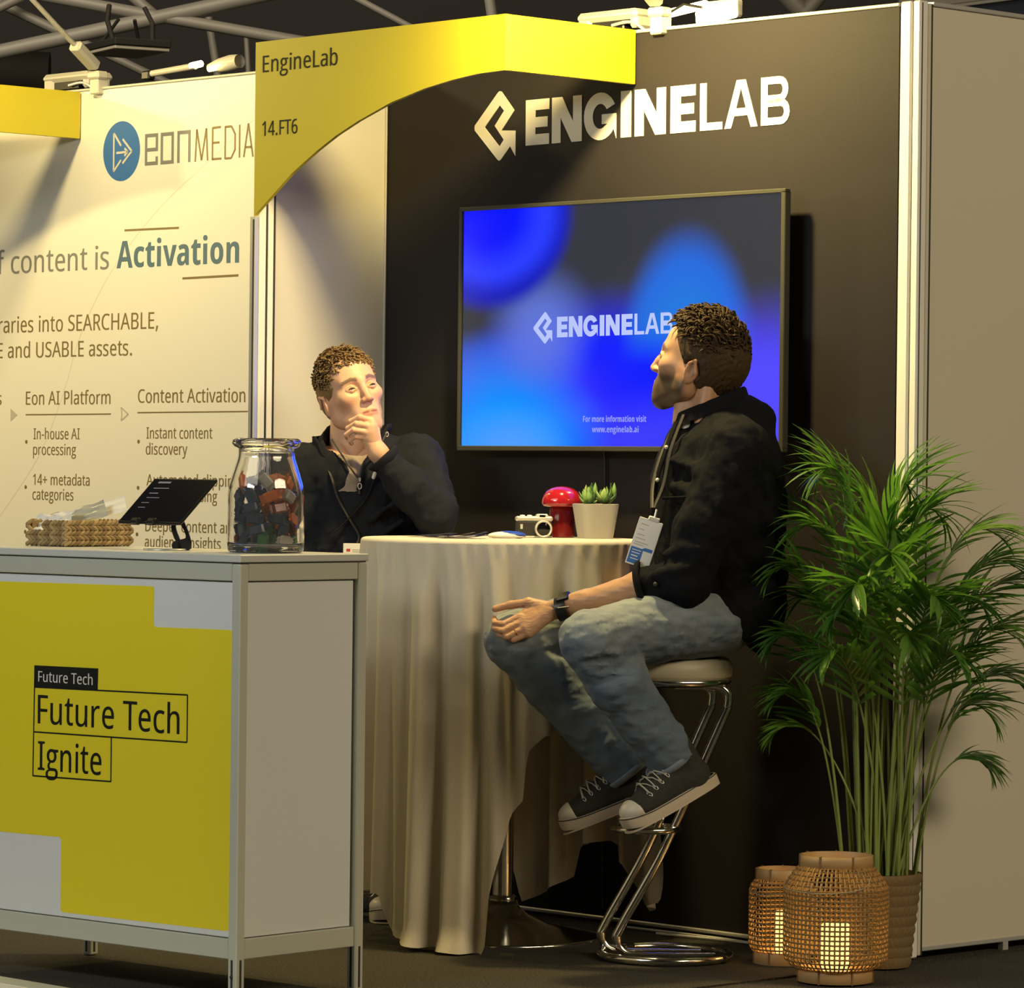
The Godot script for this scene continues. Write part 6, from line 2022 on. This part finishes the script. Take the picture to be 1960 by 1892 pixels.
	for s in [[-0.012, 0.046, 0.022], [-0.016, 0.032, 0.014], [-0.014, 0.018, 0.02], [-0.012, 0.008, 0.026], [-0.006, -0.002, 0.036], [-0.012, -0.008, 0.026]]:
		part(badge, "print_line", MB.new().box(bc + bb * Vector3(s[0], s[1], 0.0012), Vector3(s[2], 0.0022, 0.0004), 0.0, bb).mesh(), M.badge_grey)
	part(badge, "clip", MB.new().box(bc + bb * Vector3(0.006, 0.066, 0.001), Vector3(0.03, 0.012, 0.006), 0.002, bb).tube([bc + bb * Vector3(0.006, 0.07, 0.001), bc + bb * Vector3(0.004, 0.092, 0.0)], 0.003, 6).mesh(), M.silver)
	part(o, "lanyard", MB.new().tube(smooth([Vector3(0.03, 1.42, 0.075), Vector3(-0.003, 1.33, 0.11), Vector3(-0.022, 1.24, 0.135), Vector3(-0.048, 1.178, 0.165)], 6), 0.0055, 6, false, 0.35).tube(smooth([Vector3(0.015, 1.4, 0.0), Vector3(-0.025, 1.32, 0.06), Vector3(-0.048, 1.24, 0.11), Vector3(-0.052, 1.178, 0.165)], 6), 0.0055, 6, false, 0.35).mesh(), M.lanyard)
	# sneakers on the footrest, toes down and to the left
	var fx := Vector3(-0.8, -0.42, 0.43).normalized()
	var fz := fx.cross(Vector3(-0.42, 0.9, 0.12)).normalized()
	sneaker(o, Transform3D(Basis(fx, fz.cross(fx), fz), Vector3(0.118, 0.47, 0.165)), "worn dark canvas high sneaker with white toe cap, nearer foot", 0.0)
	var gx := Vector3(-0.92, -0.38, 0.0).normalized()
	var gz := gx.cross(Vector3(-0.38, 0.92, 0.0)).normalized()
	sneaker(o, Transform3D(Basis(gx, gz.cross(gx), gz), Vector3(-0.005, 0.432, 0.04)), "worn dark canvas high sneaker with a round ankle patch, farther foot", -1.0)

func young_man() -> void:
	var at := Vector3(-1.57, 0.0, 0.43)
	var o := thing("person", "young man in a navy zip-neck fleece at the table, chin on his fist", "person", at, "", VIEW_TURN)
	var skin := Vector3(0.62, 0.37, 0.25)
	var hx := Transform3D(Basis(Vector3.BACK, deg_to_rad(14)) * Basis(Vector3.UP, deg_to_rad(27)) * Basis(Vector3.RIGHT, deg_to_rad(-6)), Vector3(-0.065, 1.484, 0.02))
	var body := MB.new()
	head_field(0.0028, 0.96).into(body, skin_tint(skin, 5), hx)
	var plain := plain_tint(skin)
	var neck := Field.new(Vector3(-0.2, 1.26, -0.14), Vector3(0.1, 1.48, 0.16), 0.006)
	neck.cone(Vector3(-0.062, 1.26, -0.01), Vector3(-0.06, 1.43, 0.0), 0.064, 0.058, 0.02)
	neck.cone(Vector3(-0.06, 1.28, 0.05), Vector3(-0.04, 1.37, 0.06), 0.02, 0.018, 0.03)
	neck.into(body, plain)
	var trunk := Field.new(Vector3(-0.36, 0.08, -0.3), Vector3(0.36, 1.36, 0.56), 0.018)
	trunk.ball(Vector3(-0.03, 0.9, -0.02), Vector3(0.16, 0.1, 0.12), 0.04)
	trunk.ball(Vector3(-0.035, 1.06, 0.0), Vector3(0.14, 0.18, 0.1), 0.05)
	trunk.ball(Vector3(-0.04, 1.22, 0.0), Vector3(0.155, 0.12, 0.1), 0.05)
	trunk.cone(Vector3(-0.19, 1.27, 0.0), Vector3(0.12, 1.295, -0.01), 0.055, 0.055, 0.04)
	trunk.cone(Vector3(0.135, 1.285, 0.0), Vector3(0.185, 1.14, 0.165), 0.05, 0.042, 0.03)
	trunk.cone(Vector3(-0.2, 1.26, 0.0), Vector3(-0.23, 1.0, 0.05), 0.05, 0.042, 0.03)
	trunk.cone(Vector3(-0.12, 0.87, -0.02), Vector3(-0.13, 0.5, 0.0), 0.075, 0.055, 0.03)
	trunk.cone(Vector3(0.06, 0.87, -0.02), Vector3(0.065, 0.5, 0.0), 0.075, 0.055, 0.03)
	trunk.cone(Vector3(-0.13, 0.5, 0.0), Vector3(-0.125, 0.1, -0.04), 0.055, 0.04, 0.03)
	trunk.cone(Vector3(0.065, 0.5, 0.0), Vector3(0.06, 0.1, -0.04), 0.055, 0.04, 0.03)
	trunk.into(body, plain)
	var wrist := Vector3(0.022, 1.318, 0.198)
	var elbow := Vector3(0.185, 1.135, 0.175)
	var arm := Field.new(Vector3(-0.05, 1.2, 0.12), Vector3(0.14, 1.38, 0.26), 0.005)
	arm.cone(elbow.lerp(wrist, 0.5), wrist, 0.036, 0.026, 0.02).cone(wrist, Vector3(0.0, 1.352, 0.202), 0.026, 0.024, 0.015)
	arm.into(body, plain)
	var fs := [[Vector3(0.004, 1.405, 0.212), Vector3(-0.028, 1.414, 0.226), Vector3(-0.053, 1.402, 0.213), Vector3(-0.054, 1.389, 0.195)],
		[Vector3(0.006, 1.388, 0.218), Vector3(-0.037, 1.3955, 0.238), Vector3(-0.06, 1.382, 0.224), Vector3(-0.057, 1.368, 0.202)],
		[Vector3(0.0, 1.371, 0.219), Vector3(-0.043, 1.378, 0.24), Vector3(-0.064, 1.364, 0.226), Vector3(-0.058, 1.352, 0.204)],
		[Vector3(-0.008, 1.356, 0.213), Vector3(-0.038, 1.36, 0.229), Vector3(-0.055, 1.348, 0.217), Vector3(-0.05, 1.34, 0.2)]]
	var th := [Vector3(0.02, 1.35, 0.185), Vector3(0.014, 1.378, 0.168), Vector3(-0.012, 1.4, 0.165), Vector3(-0.034, 1.404, 0.17)]
	var hand := hand_field(Vector3(0.012, 1.335, 0.2), fs, th, 0.0028, Vector3(-0.09, 1.3, 0.14), Vector3(0.06, 1.45, 0.265), 0.97)
	hand.into(body, plain)
	# his other hand hangs in front of his hip behind the counter
	var low := Field.new(Vector3(-0.28, 0.84, 0.0), Vector3(-0.08, 1.05, 0.34), 0.006)
	low.cone(Vector3(-0.23, 1.0, 0.05), Vector3(-0.17, 0.93, 0.2), 0.042, 0.028, 0.02)
	low.into(body, plain)
	var mf := []
	for k in 4:
		var x := -0.19 + 0.018 * k
		mf.append([Vector3(x, 0.935, 0.27), Vector3(x, 0.93, 0.3), Vector3(x, 0.92, 0.32)])
	hand_field(Vector3(-0.17, 0.93, 0.2), mf, [Vector3(-0.14, 0.93, 0.225), Vector3(-0.125, 0.925, 0.245), Vector3(-0.12, 0.922, 0.265), Vector3(-0.118, 0.92, 0.28)], 0.0045, Vector3(-0.23, 0.88, 0.16), Vector3(-0.09, 0.98, 0.36)).into(body, plain)
	var bm := part(o, "body", body.mesh(true), M.skin)
	eyes(bm, hx, Vector3(0.28, -0.02, 1).normalized())
	lashes(bm, hx)
	nail(bm, Vector3(-0.0685, 1.357, 0.217), Vector3(0.2, -0.5, -0.8), Vector3(-0.9, -0.1, 0.35))
	var hair := MB.new()
	hair_cap(0.003, Vector3(0.006, 0.02, 0.011), 0.002, 17, 0.056).into(hair, null, hx)
	locks(hair, hx, 1200, 9, 0.0023, 0.036, 1.4, 0.098, Vector3(0.2, -0.2, 1.0), 0.018)
	locks(hair, hx, 60, 19, 0.0028, 0.036, 1.5, 0.11, Vector3(-0.1, -0.8, 0.7), 0.07)
	part(o, "hair", hair.mesh(), M.hair_brown)
	# trousers, out of sight behind the counter
	var j := Field.new(Vector3(-0.26, 0.06, -0.2), Vector3(0.2, 1.02, 0.18), 0.012)
	j.ball(Vector3(-0.03, 0.89, -0.02), Vector3(0.175, 0.1, 0.135), 0.04)
	for x in [-0.12, 0.06]:
		j.cone(Vector3(x, 0.875, -0.02), Vector3(x, 0.5, 0.0), 0.09, 0.068, 0.02)
		j.cone(Vector3(x, 0.5, 0.0), Vector3(x, 0.12, -0.04), 0.068, 0.056, 0.02)
	part(o, "trousers", j.mesh(), M.fleece_navy)
	for x in [-0.125, 0.055]:
		sneaker(o, Transform3D(Basis(Vector3(0, 0, 1), Vector3.UP, Vector3(-1, 0, 0)), Vector3(x, 0.002, -0.1)), "dark canvas sneaker", 0.0)
	# fleece
	var f := Field.new(Vector3(-0.34, 0.84, -0.24), Vector3(0.31, 1.46, 0.34), 0.0075)
	f.ball(Vector3(-0.03, 0.95, 0.0), Vector3(0.18, 0.13, 0.135), 0.04)
	f.ball(Vector3(-0.035, 1.1, 0.0), Vector3(0.175, 0.17, 0.13), 0.05)
	f.ball(Vector3(-0.04, 1.22, 0.0), Vector3(0.18, 0.13, 0.125), 0.05)
	f.cone(Vector3(-0.185, 1.262, 0.0), Vector3(0.115, 1.29, -0.01), 0.075, 0.076, 0.05)
	f.cone(Vector3(-0.06, 1.3, 0.0), Vector3(-0.06, 1.34, 0.0), 0.1, 0.085, 0.05)
	f.cone(Vector3(0.13, 1.285, 0.0), Vector3(0.185, 1.145, 0.155), 0.078, 0.062, 0.03)
	f.cone(elbow + Vector3(-0.002, 0.01, -0.01), elbow.lerp(wrist, 0.45), 0.059, 0.054, 0.02)
	f.cone(elbow.lerp(wrist, 0.45), elbow.lerp(wrist, 0.9), 0.054, 0.041, 0.02)
	f.cone(Vector3(-0.2, 1.26, 0.0), Vector3(-0.235, 1.0, 0.05), 0.075, 0.062, 0.03)
	f.cone(Vector3(-0.235, 1.0, 0.05), Vector3(-0.175, 0.935, 0.19), 0.06, 0.045, 0.02)
	for q in [[Vector3(0.09, 1.27, 0.1), Vector3(0.17, 1.22, 0.14)], [Vector3(0.12, 1.2, 0.15), Vector3(0.235, 1.19, 0.15)], [Vector3(0.14, 1.175, 0.18), Vector3(0.24, 1.16, 0.16)], [Vector3(0.1, 1.25, 0.19), Vector3(0.16, 1.13, 0.22)], [Vector3(0.13, 1.23, 0.21), Vector3(0.2, 1.13, 0.215)], [Vector3(0.0, 1.13, 0.13), Vector3(0.1, 1.2, 0.14)], [Vector3(-0.02, 1.06, 0.13), Vector3(0.1, 1.13, 0.13)], [Vector3(0.06, 1.29, 0.09), Vector3(0.13, 1.2, 0.12)]]:
		f.cone(q[0], q[1], 0.011, 0.007, 0.016)
	f.rough(0.009, Vector3(0.06, 0.09, 0.06), 41, 3, Basis(Vector3.BACK, -0.6))
	# open at the neck and at the cuff
	f.cone(Vector3(-0.058, 1.3, 0.03), Vector3(-0.055, 1.46, 0.05), 0.072, 0.088, 0.01, Vector3.ZERO, true)
	f.cone(Vector3(-0.045, 1.28, 0.1), Vector3(-0.05, 1.4, 0.1), 0.02, 0.06, 0.02, Vector3.ZERO, true)
	f.trim(elbow.lerp(wrist, 0.9), wrist - elbow, 0.004, 0.09)
	var fleece := part(o, "fleece", f.mesh(), M.fleece_navy)
	part(fleece, "cuff", MB.new().tube(ring(elbow.lerp(wrist, 0.88), 0.0405, 0.0405, 32, Basis(Quaternion(Vector3.UP, (wrist - elbow).normalized()))), 0.0065, 8, true, 2.6).mesh(), M.fleece_navy)
	# turned-out collar with its zip
	var cl := []
	for s in [[0.0, 0.0], [0.35, 0.02], [0.7, 0.035], [1.0, 0.03], [0.98, 0.02], [0.6, 0.012], [0.0, -0.008]]:
		var row := PackedVector3Array()
		for k in 25:
			var a := lerpf(deg_to_rad(-58), deg_to_rad(238), k / 24.0)   # from his left front round the nape to his right front
			var open := smoothstep(0.75, 1.0, absf(k / 12.0 - 1.0))
			var r: float = 0.083 + s[1] * 0.6 + 0.012 * s[0]
			row.append(Vector3(-0.058 + cos(a) * r * 1.0, 1.318 + s[0] * (0.062 - 0.02 * open) - 0.052 * open + 0.02 * cos(a), 0.01 - sin(a) * r * 0.88 + 0.01 * open))
		cl.append(row)
	part(fleece, "collar", MB.new().grid(cl, false, true).mesh(), M.fleece_navy)
	part(fleece, "zip", MB.new().tube(smooth([Vector3(0.045, 1.376, 0.085), Vector3(0.02, 1.33, 0.112), Vector3(-0.018, 1.29, 0.132), Vector3(-0.03, 1.24, 0.137), Vector3(-0.03, 1.2, 0.137)], 6), 0.0032, 6).tube(smooth([Vector3(-0.11, 1.352, 0.09), Vector3(-0.075, 1.3, 0.122), Vector3(-0.036, 1.245, 0.137)], 6), 0.0028, 6).mesh(), M.zip_tape)
	part(fleece, "zip_pull", MB.new().tube(ring(Vector3(-0.029, 1.222, 0.143), 0.005, 0.008, 14, Basis(Vector3.RIGHT, PI / 2)), 0.0014, 5, true).box(Vector3(-0.029, 1.24, 0.143), Vector3(0.006, 0.012, 0.004), 0.001).tube(ring(Vector3(0.044, 1.368, 0.09), 0.004, 0.006, 12, Basis(Vector3.RIGHT, PI / 2)), 0.0014, 5, true).mesh(), M.silver)
	var under := Field.new(Vector3(-0.17, 1.2, -0.1), Vector3(0.06, 1.36, 0.16), 0.005)
	under.cone(Vector3(-0.055, 1.18, 0.03), Vector3(-0.06, 1.29, 0.01), 0.105, 0.08, 0.02).cone(Vector3(-0.045, 1.25, 0.1), Vector3(-0.05, 1.28, 0.07), 0.02, 0.02, 0.04)
	under.trim(Vector3(-0.06, 1.313, 0.08), Vector3(0.12, 1.0, 0.42)).cone(Vector3(-0.06, 1.29, 0.01), Vector3(-0.06, 1.38, 0.02), 0.07, 0.074, 0.006, Vector3.ZERO, true)
	part(o, "inner_collar", under.mesh(), M.taupe_knit)
	# lanyard with its badge by the table's edge
	part(o, "lanyard", MB.new().tube(smooth([Vector3(-0.13, 1.3, 0.085), Vector3(-0.105, 1.235, 0.122), Vector3(-0.09, 1.19, 0.132), Vector3(-0.058, 1.133, 0.138), Vector3(-0.03, 1.085, 0.138), Vector3(-0.035, 1.055, 0.15)], 6), 0.005, 6, false, 0.35)
		.tube(smooth([Vector3(0.012, 1.25, 0.128), Vector3(-0.01, 1.19, 0.136), Vector3(-0.058, 1.133, 0.142), Vector3(-0.1, 1.09, 0.136)], 6), 0.004, 6, false, 0.35).mesh(), M.lanyard)
	part(fleece, "lining_tip", MB.new().box(Vector3(0.014, 1.262, 0.136), Vector3(0.01, 0.042, 0.012), 0.003, Basis(Vector3.BACK, -0.3)).mesh(), M.white_cotton)
	var badge := part(o, "name_badge", MB.new().box(Vector3(-0.035, 1.012, 0.158), Vector3(0.075, 0.1, 0.002), 0.0006).mesh(), M.paper)
	part(badge, "print_mark", MB.new().box(Vector3(-0.058, 1.043, 0.1592), Vector3(0.011, 0.008, 0.0004)).mesh(), M.badge_red)
	part(badge, "print_line", MB.new().box(Vector3(-0.035, 1.044, 0.1592), Vector3(0.024, 0.002, 0.0004)).box(Vector3(-0.035, 1.039, 0.1592), Vector3(0.024, 0.002, 0.0004)).mesh(), M.badge_grey)
